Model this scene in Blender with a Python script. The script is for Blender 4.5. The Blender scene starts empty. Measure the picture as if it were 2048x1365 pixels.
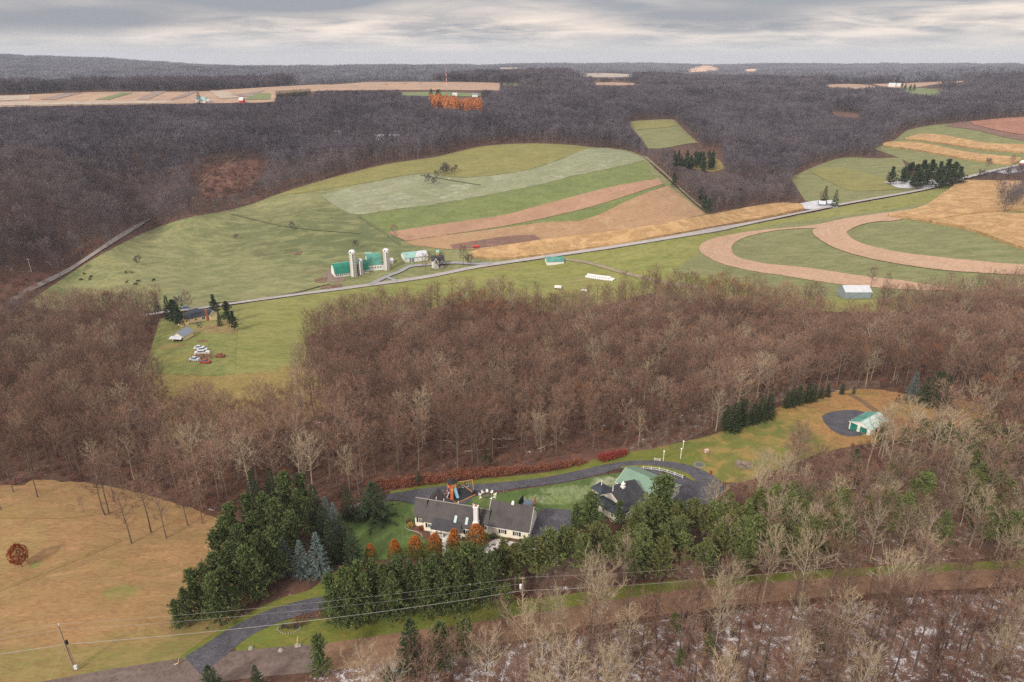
import bpy, math, random
import numpy as np
from mathutils import Vector, Matrix
R = math.radians
SC = bpy.context.scene
COL = SC.collection
rng = random.Random(7)

# ---------------------------------------------------------------- camera, sky, sun
F = 1366.0
CAMZ = 100.0
HAZE = 0.00008
PITCH = math.atan((682.5-112)/F)
cam_d = bpy.data.cameras.new('camera'); cam = bpy.data.objects.new('camera', cam_d); COL.objects.link(cam)
cam.location = (0, 0, CAMZ); cam.rotation_euler = (R(90)-PITCH, 0, 0)
cam_d.sensor_width = 36; cam_d.lens = 36*F/2048; cam_d.clip_start = 1; cam_d.clip_end = 40000
SC.camera = cam
SC.render.resolution_x = 1024; SC.render.resolution_y = 682
SC.view_settings.view_transform = 'Standard'; SC.view_settings.look = 'None'
SC.view_settings.exposure = 0.25; SC.view_settings.gamma = 1
SC.cycles.use_denoising = False; SC.cycles.denoiser = 'OPENIMAGEDENOISE'; SC.cycles.denoising_input_passes = 'RGB_ALBEDO_NORMAL'; SC.cycles.denoising_prefilter = 'ACCURATE'
SC.cycles.max_bounces = 3; SC.cycles.diffuse_bounces = 2; SC.cycles.glossy_bounces = 1
SC.cycles.transmission_bounces = 1; SC.cycles.volume_bounces = 0; SC.cycles.transparent_max_bounces = 4
SC.cycles.caustics_reflective = False; SC.cycles.caustics_refractive = False
SUN_EL, SUN_AZ = 34.0, 215.0          # azimuth clockwise from +Y: behind the camera to the left
sd = bpy.data.lights.new('sun', 'SUN'); sd.energy = 2.9; sd.angle = R(10); sd.color = (1.0, .92, .80)
sun = bpy.data.objects.new('sun', sd); COL.objects.link(sun)
sv = Vector((math.sin(R(SUN_AZ))*math.cos(R(SUN_EL)), math.cos(R(SUN_AZ))*math.cos(R(SUN_EL)), math.sin(R(SUN_EL))))
sun.rotation_euler = sv.to_track_quat('Z', 'Y').to_euler(); sun.location = (0, 0, 300)

class NT:
    def __init__(s, tree): s.t = tree; s.n = tree.nodes; s.l = tree.links
    def new(s, typ, **kw):
        nd = s.n.new(typ)
        for k, v in kw.items(): setattr(nd, k, v)
        return nd
    def put(s, sock, v):
        if isinstance(v, bpy.types.NodeSocket): s.l.new(v, sock)
        elif isinstance(v, (tuple, list)) and len(v) == 3 and sock.type == 'RGBA': sock.default_value = (*v, 1)
        else: sock.default_value = v
    def math(s, op, a, b=0.0, clamp=False):
        nd = s.new('ShaderNodeMath', operation=op, use_clamp=clamp); s.put(nd.inputs[0], a); s.put(nd.inputs[1], b); return nd.outputs[0]
    def mix(s, f, a, b, bt='MIX'):
        nd = s.new('ShaderNodeMix', data_type='RGBA', blend_type=bt); nd.clamp_factor = True
        s.put(nd.inputs[0], f); s.put(nd.inputs[6], a); s.put(nd.inputs[7], b); return nd.outputs[2]
    def noise(s, vec, scale, detail=3, rough=.55, dist=0.0):
        nd = s.new('ShaderNodeTexNoise'); s.put(nd.inputs['Vector'], vec); nd.inputs['Scale'].default_value = scale
        nd.inputs['Detail'].default_value = detail; nd.inputs['Roughness'].default_value = rough; nd.inputs['Distortion'].default_value = dist
        return nd.outputs[0]
    def ramp(s, f, lo, hi):
        nd = s.new('ShaderNodeMapRange'); s.put(nd.inputs[0], f); nd.inputs[1].default_value = lo; nd.inputs[2].default_value = hi; return nd.outputs[0]

w = bpy.data.worlds.new('World'); SC.world = w; w.use_nodes = True
g = NT(w.node_tree); g.n.clear()
tc = g.new('ShaderNodeTexCoord'); sep = g.new('ShaderNodeSeparateXYZ'); g.l.new(tc.outputs['Generated'], sep.inputs[0])
zz = g.math('MAXIMUM', sep.outputs[2], 0.0)
zd = g.math('ADD', zz, 0.10)
cb = g.new('ShaderNodeCombineXYZ'); g.put(cb.inputs[0], g.math('DIVIDE', sep.outputs[0], zd)); g.put(cb.inputs[1], g.math('DIVIDE', sep.outputs[1], zd)); cb.inputs[2].default_value = 3.3
mp = g.new('ShaderNodeMapping'); mp.inputs['Rotation'].default_value = (0, 0, R(-14)); mp.inputs['Scale'].default_value = (1.0, 1.15, 1); g.l.new(cb.outputs[0], mp.inputs[0])
n1 = g.noise(mp.outputs[0], .62, 7, .58, .3); n2 = g.noise(mp.outputs[0], 1.25, 8, .62, .4)
sky = g.new('ShaderNodeTexSky', sky_type='NISHITA'); sky.sun_disc = False; sky.sun_elevation = R(SUN_EL); sky.sun_rotation = R(SUN_AZ)
skyc = g.mix(1.0, sky.outputs[0], (.10, .10, .10), 'MULTIPLY')
f1 = g.ramp(n1, .40, .62); f2 = g.ramp(n2, .42, .66)
c = g.mix(f1, (.29, .305, .35), (.66, .58, .535))
c = g.mix(g.math('MULTIPLY', f2, .75), c, (1.0, .85, .73))
c = g.mix(g.ramp(g.noise(mp.outputs[0], .23, 2), .52, .68), c, (.29, .30, .34))
band = g.math('SUBTRACT', 1.0, g.ramp(zz, .002, .035))
c = g.mix(g.math('MULTIPLY', band, .92), c, (.60, .595, .60))
c = g.mix(.08, c, skyc)
gain = g.math('ADD', 1.0, g.math('MULTIPLY', g.ramp(zz, .12, .75), 1.05))
cc = g.new('ShaderNodeVectorMath', operation='SCALE'); g.l.new(c, cc.inputs[0]); g.l.new(gain, cc.inputs['Scale'])
bg = g.new('ShaderNodeBackground'); g.l.new(cc.outputs[0], bg.inputs[0]); bg.inputs[1].default_value = 1.0
wo = g.new('ShaderNodeOutputWorld'); g.l.new(bg.outputs[0], wo.inputs[0])

# ---------------------------------------------------------------- terrain height
def ray(px, py):
    dx = (np.asarray(px, float)-1024)/F; dy = -(np.asarray(py, float)-682.5)/F
    return np.stack([dx+0*dy, math.cos(PITCH)+dy*math.sin(PITCH), -math.sin(PITCH)+dy*math.cos(PITCH)], -1)
CTRL = []
def Cp(px, py, z):
    d = ray(px, py); t = (z-CAMZ)/d[2]; CTRL.append((math.atan2(d[0]*t, d[1]*t), math.log(math.hypot(d[0]*t, d[1]*t)), z))
def Wp(px, r, z): CTRL.append((math.atan((px-1024)/F/.94), math.log(r), z))
for a in [(0,1365,-1),(300,1330,0),(700,1310,0),(1100,1250,0),(1500,1200,0),(2048,1150,1),(1200,1365,0),(1800,1365,0),(0,1150,-1),(300,1150,0),(0,1000,-2),(250,1000,-2),
          (950,1060,0),(830,1060,0),(1100,1060,0),(1250,1010,0),(1350,950,0),(800,990,0),(900,985,0),(1060,970,0),(1400,900,0),(1550,850,0),(1740,850,0),(1900,800,1),(2048,900,3),
          (450,740,-19),(395,650,-22),(560,690,-21),(340,680,-21),(330,800,-16),(550,800,-15),(740,545,-28),(860,535,-28),(1000,527,-26),(600,590,-27),(1110,525,-25),(1200,560,-25),(1450,458,-18),
          (1620,424,-14),(1840,382,-5),(2040,335,6),(1715,590,-18),(1500,540,-19),(1800,520,-14),(2000,560,-15),(1900,430,-6),(2040,470,-6),
          (1100,290,15),(930,302,10),(800,335,2),(640,365,-6),(500,410,-18),(300,462,-32),(150,545,-35),(30,605,-35),(200,600,-33),(450,560,-32),(400,500,-31),(600,480,-24),(1290,315,12),
          (1400,428,-8),(900,400,-10),(1000,350,1),(1150,350,3),(850,440,-15),(600,420,-14),
          (1320,265,14),(1700,330,-3),(1900,280,14),(2040,245,28),(1760,300,3),(0,200,40),(200,200,40),(400,200,40),(400,186,45),(0,193,43),(550,190,43),(600,174,47),(800,170,46),(980,170,46),(800,181,42),
          (1200,168,44),(1700,175,30),(1870,185,30),(1850,165,38)]: Cp(*a)
for a in [(0,560,0),(200,560,-8),(400,600,-12),(0,700,20),(200,720,14),(450,800,18),(0,860,20),(250,860,20),(420,700,-5),(450,880,16),(600,850,10),(700,980,27),(900,930,28),(1100,900,22),(1300,1000,20),
          (1100,1050,35),(1400,620,-12),(1500,730,-8),(1600,980,5),(1800,1100,22),(2048,1100,32),(1500,1300,20),(1800,1500,26),(2048,1500,30),(1400,1700,28),(1250,780,5),(1450,860,2),
          (0,1400,48),(300,1420,47),(600,1500,44),(-200,1400,50),(1200,1750,48),(1000,2000,44),
          (0,2300,5),(300,2300,-5),(600,2300,0),(900,2400,20),(1200,2400,30),(1500,2300,36),(1800,2300,42),(2048,2400,58),(2300,2400,60),
          (0,3300,-8),(150,3300,-3),(300,3400,34),(450,3400,45),(700,3400,40),(900,3400,36),(1100,3400,28),(1300,3400,6),(1500,3400,16),(1700,3300,24),(2048,3300,32),
          (-100,5200,94),(0,5200,90),(150,5200,80),(330,5200,62),(450,5200,20),(700,5200,-4),(1000,5200,12),(1100,5200,18),(1250,5200,24),(1400,5200,20),(1550,5200,22),(1700,5200,24),(1850,5200,22),(2048,5200,24),
          (0,8000,-10),(600,8000,0),(1000,8000,-10),(1500,8000,20),(2048,8000,20),(0,14000,-150),(1024,14000,-150),(2048,14000,-150),
          (-300,90,-1),(-300,200,-6),(-300,400,-30),(-300,700,18),(-300,1100,42),(2400,90,1),(2400,200,4),(2400,400,-5),(2400,700,10),(2400,1000,28),(-300,2300,20),(-300,3300,30),(-300,5200,108),(2400,5200,50),
          (100,230,-8),(500,215,-8),(900,240,-12),(1300,260,-14),(1700,260,-8),(2048,260,0),(1024,60,-1),(0,60,-2),(2048,60,1),(-300,8000,0),(2400,8000,10)]: Wp(*a)
CT = np.array(CTRL)
def kern(d2): return .5*d2*np.log(d2+1e-9)
KX, KY = 2.2, 1.0
def tps_fit():
    X = CT[:, :2]*[KX, KY]; n = len(X)
    K = kern(((X[:, None]-X[None])**2).sum(-1)) + np.eye(n)*2e-3
    Pm = np.c_[np.ones(n), X]; A = np.zeros((n+3, n+3)); A[:n, :n] = K; A[:n, n:] = Pm; A[n:, :n] = Pm.T
    return X, np.linalg.solve(A, np.r_[CT[:, 2], 0, 0, 0])
TX, TW = tps_fit()
def tps(az, lr):
    q = np.stack([np.clip(az, -.96, .96)*KX, np.clip(lr, math.log(60), math.log(14000))*KY], -1); sh = q.shape[:-1]; q = q.reshape(-1, 2); out = np.empty(len(q))
    for i in range(0, len(q), 20000):
        c_ = q[i:i+20000]; out[i:i+20000] = kern(((c_[:, None]-TX[None])**2).sum(-1))@TW[:len(TX)] + TW[-3] + c_@TW[-2:]
    return out.reshape(sh)
AZ = np.r_[np.linspace(-math.pi, -1.0, 26)[:-1], np.linspace(-1.0, 1.0, 281), np.linspace(1.0, math.pi, 26)[1:]]
LR = np.linspace(math.log(8), math.log(9400), 320)
GA, GL = np.meshgrid(AZ, LR, indexing='ij')
GZ = tps(GA, GL)
_rr = np.exp(GL)
def fbm(x, y, seed=0):
    o = 0
    rs = np.random.RandomState(seed)
    for k in range(7):
        a = rs.uniform(0, 6.28); ph = rs.uniform(0, 6.28, 2); fr = 1.7**k
        o = o + np.sin((x*math.cos(a)+y*math.sin(a))*fr+ph[0])*np.sin((-x*math.sin(a)+y*math.cos(a))*fr*.83+ph[1])/1.5**k
    return o
_gx, _gy = _rr*np.sin(GA), _rr*np.cos(GA)
GZ += fbm(_gx/520., _gy/520., 3)*np.clip((_rr-1900)/1500, 0, 1)*10*np.clip((9000-_rr)/3000, 0, 1)
GZ += fbm(_gx/90., _gy/90., 5)*np.clip((_rr-420)/500, 0, 1)*.8
def height(x, y):
    x = np.asarray(x, float); y = np.asarray(y, float)
    az = np.arctan2(x, y); lr = np.log(np.maximum(np.hypot(x, y), 8.001))
    i = np.clip(np.searchsorted(AZ, az)-1, 0, len(AZ)-2); j = np.clip(((lr-LR[0])/(LR[1]-LR[0])).astype(int), 0, len(LR)-2)
    u = (az-AZ[i])/(AZ[i+1]-AZ[i]); v = np.clip((lr-LR[j])/(LR[1]-LR[0]), 0, 1)
    return (GZ[i, j]*(1-u)+GZ[i+1, j]*u)*(1-v)+(GZ[i, j+1]*(1-u)+GZ[i+1, j+1]*u)*v
TT = np.exp(np.linspace(math.log(60), math.log(9300), 1350))
def ground(px, py, dz=0.0):
    """world points where the sight lines through photo pixels meet the terrain (raised by dz)"""
    d = ray(px, py); sh = d.shape[:-1]; d = d.reshape(-1, 3); d = d/np.hypot(d[:, 0], d[:, 1])[:, None]; out = np.empty((len(d), 3))
    for a in range(0, len(d), 2000):
        e = d[a:a+2000]; P_ = e[:, None, :]*TT[None, :, None]; hh = height(P_[..., 0], P_[..., 1])+dz; df = CAMZ+P_[..., 2]-hh
        k = np.argmax(df < 0, 1); none = ~(df < 0).any(1); k = np.where(none, len(TT)-1, np.maximum(k, 1)); ix = np.arange(len(e))
        d0, d1 = df[ix, k-1], df[ix, k]; t = TT[k-1]+(TT[k]-TT[k-1])*np.clip(d0/(d0-d1+1e-12), 0, 1)
        out[a:a+2000] = e*t[:, None]; out[a:a+2000, 2] += CAMZ
    return out.reshape(*sh, 3)
def G(px, py, dz=0.0): return Vector(ground(np.array([px]), np.array([py]), dz)[0])
def hz(x, y): return float(height(np.array([x]), np.array([y]))[0])
def proj(x, y, z):
    f_ = y*math.cos(PITCH)-(z-CAMZ)*math.sin(PITCH); u_ = y*math.sin(PITCH)+(z-CAMZ)*math.cos(PITCH); return 1024+F*x/f_, 682.5-F*u_/f_

# ---------------------------------------------------------------- mesh helpers
class MB:
    def __init__(s): s.v = []; s.f = []
    def face(s, pts):
        b = len(s.v); s.v += [tuple(p) for p in pts]; s.f.append(tuple(range(b, b+len(pts)))); return s
    def box(s, c, d, rz=0.0, top=1.0):
        b = len(s.v); cr, sr = math.cos(rz), math.sin(rz)
        for k in (-1, 1):
            t = top if k > 0 else 1
            for a, e in ((-1, -1), (1, -1), (1, 1), (-1, 1)):
                x, y = a*d[0]/2*t, e*d[1]/2*t; s.v.append((c[0]+x*cr-y*sr, c[1]+x*sr+y*cr, c[2]+k*d[2]/2))
        s.f += [tuple(b+i for i in q) for q in ((0,3,2,1),(4,5,6,7),(0,1,5,4),(1,2,6,5),(2,3,7,6),(3,0,4,7))]; return s
    def slab(s, quad, th):
        """a plate: the four (or three) top corners thickened downwards by th"""
        b = len(s.v); n = len(quad); s.v += [tuple(p) for p in quad]+[(p[0], p[1], p[2]-th) for p in quad]
        s.f.append(tuple(b+i for i in range(n))); s.f.append(tuple(b+n+i for i in reversed(range(n))))
        for i in range(n): j = (i+1) % n; s.f.append((b+i, b+n+i, b+n+j, b+j))
        return s
    def tube(s, p0, p1, r0, r1=None, n=6, cap=True):
        r1 = r0 if r1 is None else r1; p0 = Vector(p0); p1 = Vector(p1); d = (p1-p0)
        if d.length < 1e-6: return s
        d.normalize(); a = d.orthogonal().normalized(); c_ = d.cross(a); b = len(s.v)
        for p, r in ((p0, r0), (p1, r1)):
            for i in range(n):
                t = 2*math.pi*i/n; s.v.append(tuple(p+a*(r*math.cos(t))+c_*(r*math.sin(t))))
        for i in range(n): j = (i+1) % n; s.f.append((b+i, b+j, b+n+j, b+n+i))
        if cap: s.f.append(tuple(b+n+i for i in range(n))); s.f.append(tuple(b+i for i in reversed(range(n))))
        return s
    def lathe(s, c, prof, n=20, cap=True):
        b = len(s.v)
        for r, z in prof:
            for i in range(n): t = 2*math.pi*i/n; s.v.append((c[0]+r*math.cos(t), c[1]+r*math.sin(t), c[2]+z))
        for k in range(len(prof)-1):
            for i in range(n): j = (i+1) % n; s.f.append((b+k*n+i, b+k*n+j, b+(k+1)*n+j, b+(k+1)*n+i))
        if cap: s.f.append(tuple(b+(len(prof)-1)*n+i for i in range(n)))
        return s
    def prism(s, poly, z0, z1):
        b = len(s.v); n = len(poly); s.v += [(p[0], p[1], z0) for p in poly]+[(p[0], p[1], z1) for p in poly]
        s.f.append(tuple(b+n+i for i in range(n))); s.f.append(tuple(b+i for i in reversed(range(n))))
        for i in range(n): j = (i+1) % n; s.f.append((b+i, b+j, b+n+j, b+n+i))
        return s
    def mesh(s, name, mat=None, smooth=False):
        me = bpy.data.meshes.new(name); me.from_pydata(s.v, [], s.f); me.update()
        if mat: me.materials.append(mat)
        if smooth: me.shade_smooth()
        return me
def obj(name, mb, mat=None, parent=None, smooth=False):
    me = mb.mesh(name, mat, smooth) if isinstance(mb, MB) else mb
    o = bpy.data.objects.new(name, me); COL.objects.link(o)
    if parent is not None: o.parent = parent
    return o
def tag(o, label=None, cat=None, group=None, kind=None):
    if label: o['label'] = label
    if cat: o['category'] = cat
    if group: o['group'] = group
    if kind: o['kind'] = kind
    return o
def thing(name, label, cat, loc=(0, 0, 0), rz=0.0, group=None):
    o = bpy.data.objects.new(name, None); COL.objects.link(o); o.location = loc; o.rotation_euler = (0, 0, rz); o.empty_display_size = .5
    return tag(o, label, cat, group)
def copy_tree(o, parent=None, kids={}):
    c_ = o.copy(); COL.objects.link(c_); c_.parent = parent
    for ch in KIDS.get(o.name, []):
        copy_tree(ch, c_)
    return c_
KIDS = {}

# ---------------------------------------------------------------- materials
def pmat(name, build, rough=.9):
    m = bpy.data.materials.new(name); m.use_nodes = True; t = NT(m.node_tree); bs = t.n['Principled BSDF']
    bs.inputs['Roughness'].default_value = rough; bs.inputs['Specular IOR Level'].default_value = .25
    r_ = build(t, bs)
    if r_ is not None: t.put(bs.inputs['Base Color'], r_)
    return m
def mul(c_, k): return tuple(min(1, x*k) for x in c_)
def plain(name, col, var=.12, scale=1.2, rough=.8, metal=0.0, streak=None):
    def b(t, bs):
        geo = t.new('ShaderNodeNewGeometry').outputs['Position']
        bs.inputs['Metallic'].default_value = metal
        v = geo
        if streak:
            m_ = t.new('ShaderNodeMapping'); m_.inputs['Scale'].default_value = streak; t.l.new(geo, m_.inputs[0]); v = m_.outputs[0]
        n_ = t.noise(v, scale, 4); return t.mix(t.ramp(n_, .3, .7), mul(col, 1-var), mul(col, 1+var))
    return pmat(name, b, rough)
def gmat(name, cols, s1=.02, s2=.35, speck=None, rows=0, rowcol=None, rowdepth=.5, snow=None, bump=.0, spots=(), stretch=None, fine=.5):
    """ground cover: three colours mixed by wide and fine noise; rows follow the strip's own length; snow and spots are real cover"""
    def b(t, bs):
        geo = t.new('ShaderNodeNewGeometry').outputs['Position']; v = geo
        if stretch:
            m_ = t.new('ShaderNodeMapping'); m_.inputs['Rotation'].default_value = (0, 0, R(stretch[0])); m_.inputs['Scale'].default_value = (1, stretch[1], 1); t.l.new(geo, m_.inputs[0]); v = m_.outputs[0]
        a = t.ramp(t.noise(v, s1, 4, .6, .6), .36, .64); fi = t.noise(v, s2, 5, .7)
        c_ = t.mix(a, cols[0], cols[1])
        if len(cols) > 2: c_ = t.mix(t.ramp(t.noise(v, s1*2.3, 4, .65, 1.0), .52, .66), c_, cols[2])
        for (px, py, rx, ry, col, st) in spots:
            p = G(px, py); sb = t.new('ShaderNodeVectorMath', operation='SUBTRACT'); t.l.new(geo, sb.inputs[0]); sb.inputs[1].default_value = (p.x, p.y, 0)
            sm = t.new('ShaderNodeVectorMath', operation='MULTIPLY'); t.l.new(sb.outputs[0], sm.inputs[0]); sm.inputs[1].default_value = (1/rx, 1/ry, 0)
            ln = t.new('ShaderNodeVectorMath', operation='LENGTH'); t.l.new(sm.outputs[0], ln.inputs[0])
            q = t.math('ADD', ln.outputs['Value'], t.math('MULTIPLY', t.math('SUBTRACT', t.noise(geo, .9/max(1, min(rx, ry))**.8, 6, .7), .5), 1.5))
            c_ = t.mix(t.math('MULTIPLY', t.ramp(q, 1.12, .72), st), c_, col)
        if rows:
            uv = t.new('ShaderNodeUVMap'); sp = t.new('ShaderNodeSeparateXYZ'); t.l.new(uv.outputs[0], sp.inputs[0])
            wv = t.math('SINE', t.math('MULTIPLY', t.math('ADD', sp.outputs[1], t.math('MULTIPLY', t.noise(geo, .08, 3), .015)), rows*6.283))
            wn = t.new('ShaderNodeCombineXYZ'); t.put(wn.inputs[0], t.math('MULTIPLY', sp.outputs[0], 6)); t.put(wn.inputs[1], t.math('MULTIPLY', sp.outputs[1], rows*.6))
            st_ = t.noise(wn.outputs[0], 1.0, 4, .6)
            k = t.math('MULTIPLY', t.math('ADD', t.math('MULTIPLY', t.ramp(wv, -1, 1), .5), t.math('MULTIPLY', t.ramp(st_, .3, .7), .9)), rowdepth)
            c_ = t.mix(k, c_, rowcol or mul(cols[0], .6))
        c_ = t.mix(t.ramp(fi, .40, .58), t.mix(.35+.45*fine, c_, mul(cols[0], .55)), c_)
        f3 = t.noise(v, s2*.22, 4, .65, .5); c_ = t.mix(t.math('MULTIPLY', t.ramp(f3, .46, .62), .45*fine+.12), c_, mul(cols[1], 1.28))
        if speck:
            c_ = t.mix(t.ramp(t.noise(v, speck[1], 3, .8), speck[2], speck[2]+.05), c_, speck[0])
        if snow:
            sn = t.math('ADD', t.math('MULTIPLY', t.noise(geo, snow[1], 4, .7), .55), t.math('MULTIPLY', t.noise(geo, snow[1]*9, 4, .75), .45))
            c_ = t.mix(t.ramp(sn, snow[0]-.03, snow[0]+.03), c_, (.62, .62, .66))
        if bump:
            bp = t.new('ShaderNodeBump'); bp.inputs['Strength'].default_value = bump; bp.inputs['Distance'].default_value = .3; t.l.new(t.noise(v, s2*1.5, 4, .7), bp.inputs['Height']); t.l.new(bp.outputs[0], bs.inputs['Normal'])
        return c_
    return pmat(name, b, .95)

# ---------------------------------------------------------------- the ground sheet and patches draped on it
PROT = []    # fields whose view the far woods leave open (their trees stay lower there)
CLEAR = []   # outlines (world xy) where no woodland grows
def resample(poly, n):
    p = np.array(poly, float); d = np.r_[0, np.cumsum(np.hypot(*np.diff(p, axis=0).T))]; t = np.linspace(0, d[-1], n)
    return np.stack([np.interp(t, d, p[:, 0]), np.interp(t, d, p[:, 1])], -1)
def smoothp(poly, n):
    """Catmull-Rom through the points, resampled"""
    p = np.array(poly, float)
    if len(p) < 3: return resample(poly, n)
    q = np.vstack([2*p[0]-p[1], p, 2*p[-1]-p[-2]]); o = []
    for i in range(1, len(q)-2):
        for t in np.linspace(0, 1, 8, endpoint=False):
            o.append(.5*((2*q[i])+(-q[i-1]+q[i+1])*t+(2*q[i-1]-5*q[i]+4*q[i+1]-q[i+2])*t*t+(-q[i-1]+3*q[i]-3*q[i+1]+q[i+2])*t**3))
    o.append(p[-1]); return resample(np.array(o), n)
def grid_mesh(name, Pw, mat, skirt=0.0, lift=0.0):
    n, m = Pw.shape[:2]; v = Pw.reshape(-1, 3).copy(); v[:, 2] += lift
    idx = np.arange(n*m).reshape(n, m); f = np.stack([idx[:-1, :-1], idx[:-1, 1:], idx[1:, 1:], idx[1:, :-1]], -1).reshape(-1, 4)
    e1, e2 = v[f[:, 1]]-v[f[:, 0]], v[f[:, 2]]-v[f[:, 0]]
    if (e1[:, 0]*e2[:, 1]-e1[:, 1]*e2[:, 0]).sum() < 0: f = f[:, ::-1]
    fl = f.tolist(); vl = v.tolist()
    uvv = np.stack(np.meshgrid(np.linspace(0, 1, n), np.linspace(0, 1, m), indexing='ij'), -1).reshape(-1, 2)
    if skirt:
        ring = [idx[i, 0] for i in range(n)]+[idx[-1, j] for j in range(1, m)]+[idx[i, -1] for i in range(n-2, -1, -1)]+[idx[0, j] for j in range(m-2, 0, -1)]
        b = len(vl); vl += [[v[i][0], v[i][1], v[i][2]-skirt] for i in ring]; uvv = np.vstack([uvv, uvv[ring]]); k = len(ring)
        fl += [[int(ring[i]), b+i, b+(i+1) % k, int(ring[(i+1) % k])] for i in range(k)]
    me = bpy.data.meshes.new(name); me.from_pydata(vl, [], fl); me.update(); me.materials.append(mat)
    ul = me.uv_layers.new(name='UVMap'); li = np.empty(len(me.loops), np.int32); me.loops.foreach_get('vertex_index', li); ul.data.foreach_set('uv', uvv[li].astype(np.float32).ravel())
    return me
def patch(name, top, bot, mat, level=1, n=80, m=None, jit=0.0, clear=True, crop=0.0, smooth=True, kind='structure', label=None, cat=None, flip=False):
    """a field: photo outline given as far edge and near edge, laid on the terrain; level raises it a little over what lies below"""
    fn = smoothp if smooth else resample
    A, B = fn(top, n), fn(bot, n)
    if jit:
        rs = np.random.RandomState(len(name)+int(abs(A).sum()) % 97); k_ = np.array([.25, .5, .25])
        for E in (A, B):
            j_ = rs.randn(n, 2)*jit; j_[:, 0] = np.convolve(j_[:, 0], k_, 'same'); j_[:, 1] = np.convolve(j_[:, 1], k_, 'same')*.7; E += j_
    if m is None: m = int(np.clip(np.abs(A-B).sum(1).max()/4, 5, 60))
    t = np.linspace(0, 1, m)[None, :, None]
    # the outline is taken to the ground first, and rows between far and near edge are laid evenly in the world
    Aw, Bw = ground(A[:, 0], A[:, 1]), ground(B[:, 0], B[:, 1])
    L = A[:, None]*(1-t)+B[:, None]*t; W = ground(L[..., 0], L[..., 1])
    W[:, :, 2] = height(W[..., 0], W[..., 1])
    dist = np.hypot(W[..., 0], W[..., 1]); W[:, :, 2] += level*(.010+dist*.00014+np.maximum(0, dist-250)*.00032)+crop
    me = grid_mesh(name, W, mat, skirt=(crop+.3) if crop else 0)
    o = obj(name, me); tag(o, label, cat, None, kind)
    if clear:
        CLEAR.append(np.vstack([Aw[:, :2], Bw[::-1, :2]]))
        if np.hypot(Aw[:, 0], Aw[:, 1]).mean() > 480: PROT.append(np.vstack([A, B[::-1]]))
    return o
def ribbon(name, pts, width, mat, level=3, n=160, clear=True, kind='structure', wpts=None):
    """a road of even width along a centre line"""
    if wpts is None:
        a = smoothp(pts, n); W = ground(a[:, 0], a[:, 1])[:, :2]
    else: W = np.array(wpts, float)
    W = smoothp(W, n); d = np.gradient(W, axis=0); d /= np.hypot(d[:, 0], d[:, 1])[:, None]+1e-9; nn = np.stack([-d[:, 1], d[:, 0]], -1)
    wd = np.interp(np.linspace(0, 1, n), np.linspace(0, 1, len(width)), width)[:, None] if isinstance(width, (list, tuple)) else width
    q = np.stack([W+nn*wd*k for k in (-.5, -.25, 0, .25, .5)], 1); z = height(q[..., 0], q[..., 1])+level*(.010+np.hypot(q[..., 0], q[..., 1])*.00014+np.maximum(0, np.hypot(q[..., 0], q[..., 1])-250)*.00032)
    me = grid_mesh(name, np.dstack([q, z]), mat); o = obj(name, me); tag(o, kind=kind)
    if clear: CLEAR.append(np.vstack([q[:, 0]+nn*-1.0*.8, (q[:, -1]+nn*.8)[::-1]]))
    return o
def inpoly(P_, poly):
    x, y = P_[:, 0], P_[:, 1]; mn, mx = poly.min(0), poly.max(0); res = np.zeros(len(P_), bool)
    c_ = (x >= mn[0]) & (x <= mx[0]) & (y >= mn[1]) & (y <= mx[1])
    if not c_.any(): return res
    xs, ys = x[c_], y[c_]; r_ = np.zeros(len(xs), bool); x1, y1 = poly[-1]
    for x2, y2 in poly:
        cr = (y1 > ys) != (y2 > ys)
        with np.errstate(divide='ignore', invalid='ignore'): r_ ^= cr & (xs < (x2-x1)*(ys-y1)/(y2-y1+1e-12)+x1)
        x1, y1 = x2, y2
    res[c_] = r_; return res
def cleared(P_):
    r_ = np.zeros(len(P_), bool)
    for c_ in CLEAR: r_ |= inpoly(P_, c_)
    return r_
def wpoly(px):
    a = resample(list(px)+[px[0]], 60); return ground(a[:, 0], a[:, 1])[:, :2]
# ---------------------------------------------------------------- the setting
GREEN = (.105, .125, .040); OLIVE = (.16, .155, .050); YGREEN = (.17, .175, .058); TAN = (.36, .20, .085); PLOUGH = (.36, .205, .135)
M_floor = gmat('woodland_floor', [(.070, .038, .027), (.105, .058, .040), (.15, .062, .030)], .05, .9, snow=(.63, .2), fine=.6)
M_snow = gmat('snowy_leaf_litter', [(.13, .075, .058), (.19, .12, .095)], .1, 1.4, snow=(.555, .6), fine=.6)
M_snow2 = gmat('thin_snow_on_needles', [(.10, .065, .045), (.14, .085, .06)], .1, 1.4, snow=(.60, .6), fine=.6)
M_past = gmat('pasture_grass', [(.165, .18, .075), (.22, .215, .10), (.125, .15, .06)], .016, .30, stretch=(20, 2.2), fine=.6,
    spots=[(560,497,22,16,(.085,.060,.040),.8),(600,500,14,10,(.10,.065,.045),.75),(650,490,20,12,(.10,.075,.05),.45),(470,475,5,4,(.12,.10,.06),.6),(640,540,14,9,(.12,.10,.06),.5),(150,600,60,8,(.2,.17,.07),.5),(700,445,70,45,(.085,.115,.042),.85),(600,455,75,45,(.105,.12,.05),.8),(690,500,60,35,(.09,.115,.045),.8),(560,430,70,26,(.12,.13,.055),.5)])
M_olive = gmat('upper_hayfield_grass', [(.175, .170, .058), (.215, .200, .070)], .03, .3, stretch=(15, 2), fine=.35)
M_frost = gmat('frosted_grass', [(.27, .275, .185), (.20, .215, .12), (.36, .365, .29)], .022, .3, rows=7, rowcol=(.16, .19, .10), rowdepth=.55, fine=.5)
M_strip = gmat('green_strip_grass', [(.13, .165, .052), (.165, .19, .07)], .03, .4, rows=5, rowcol=(.10, .13, .04), rowdepth=.3, fine=.35)
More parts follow.
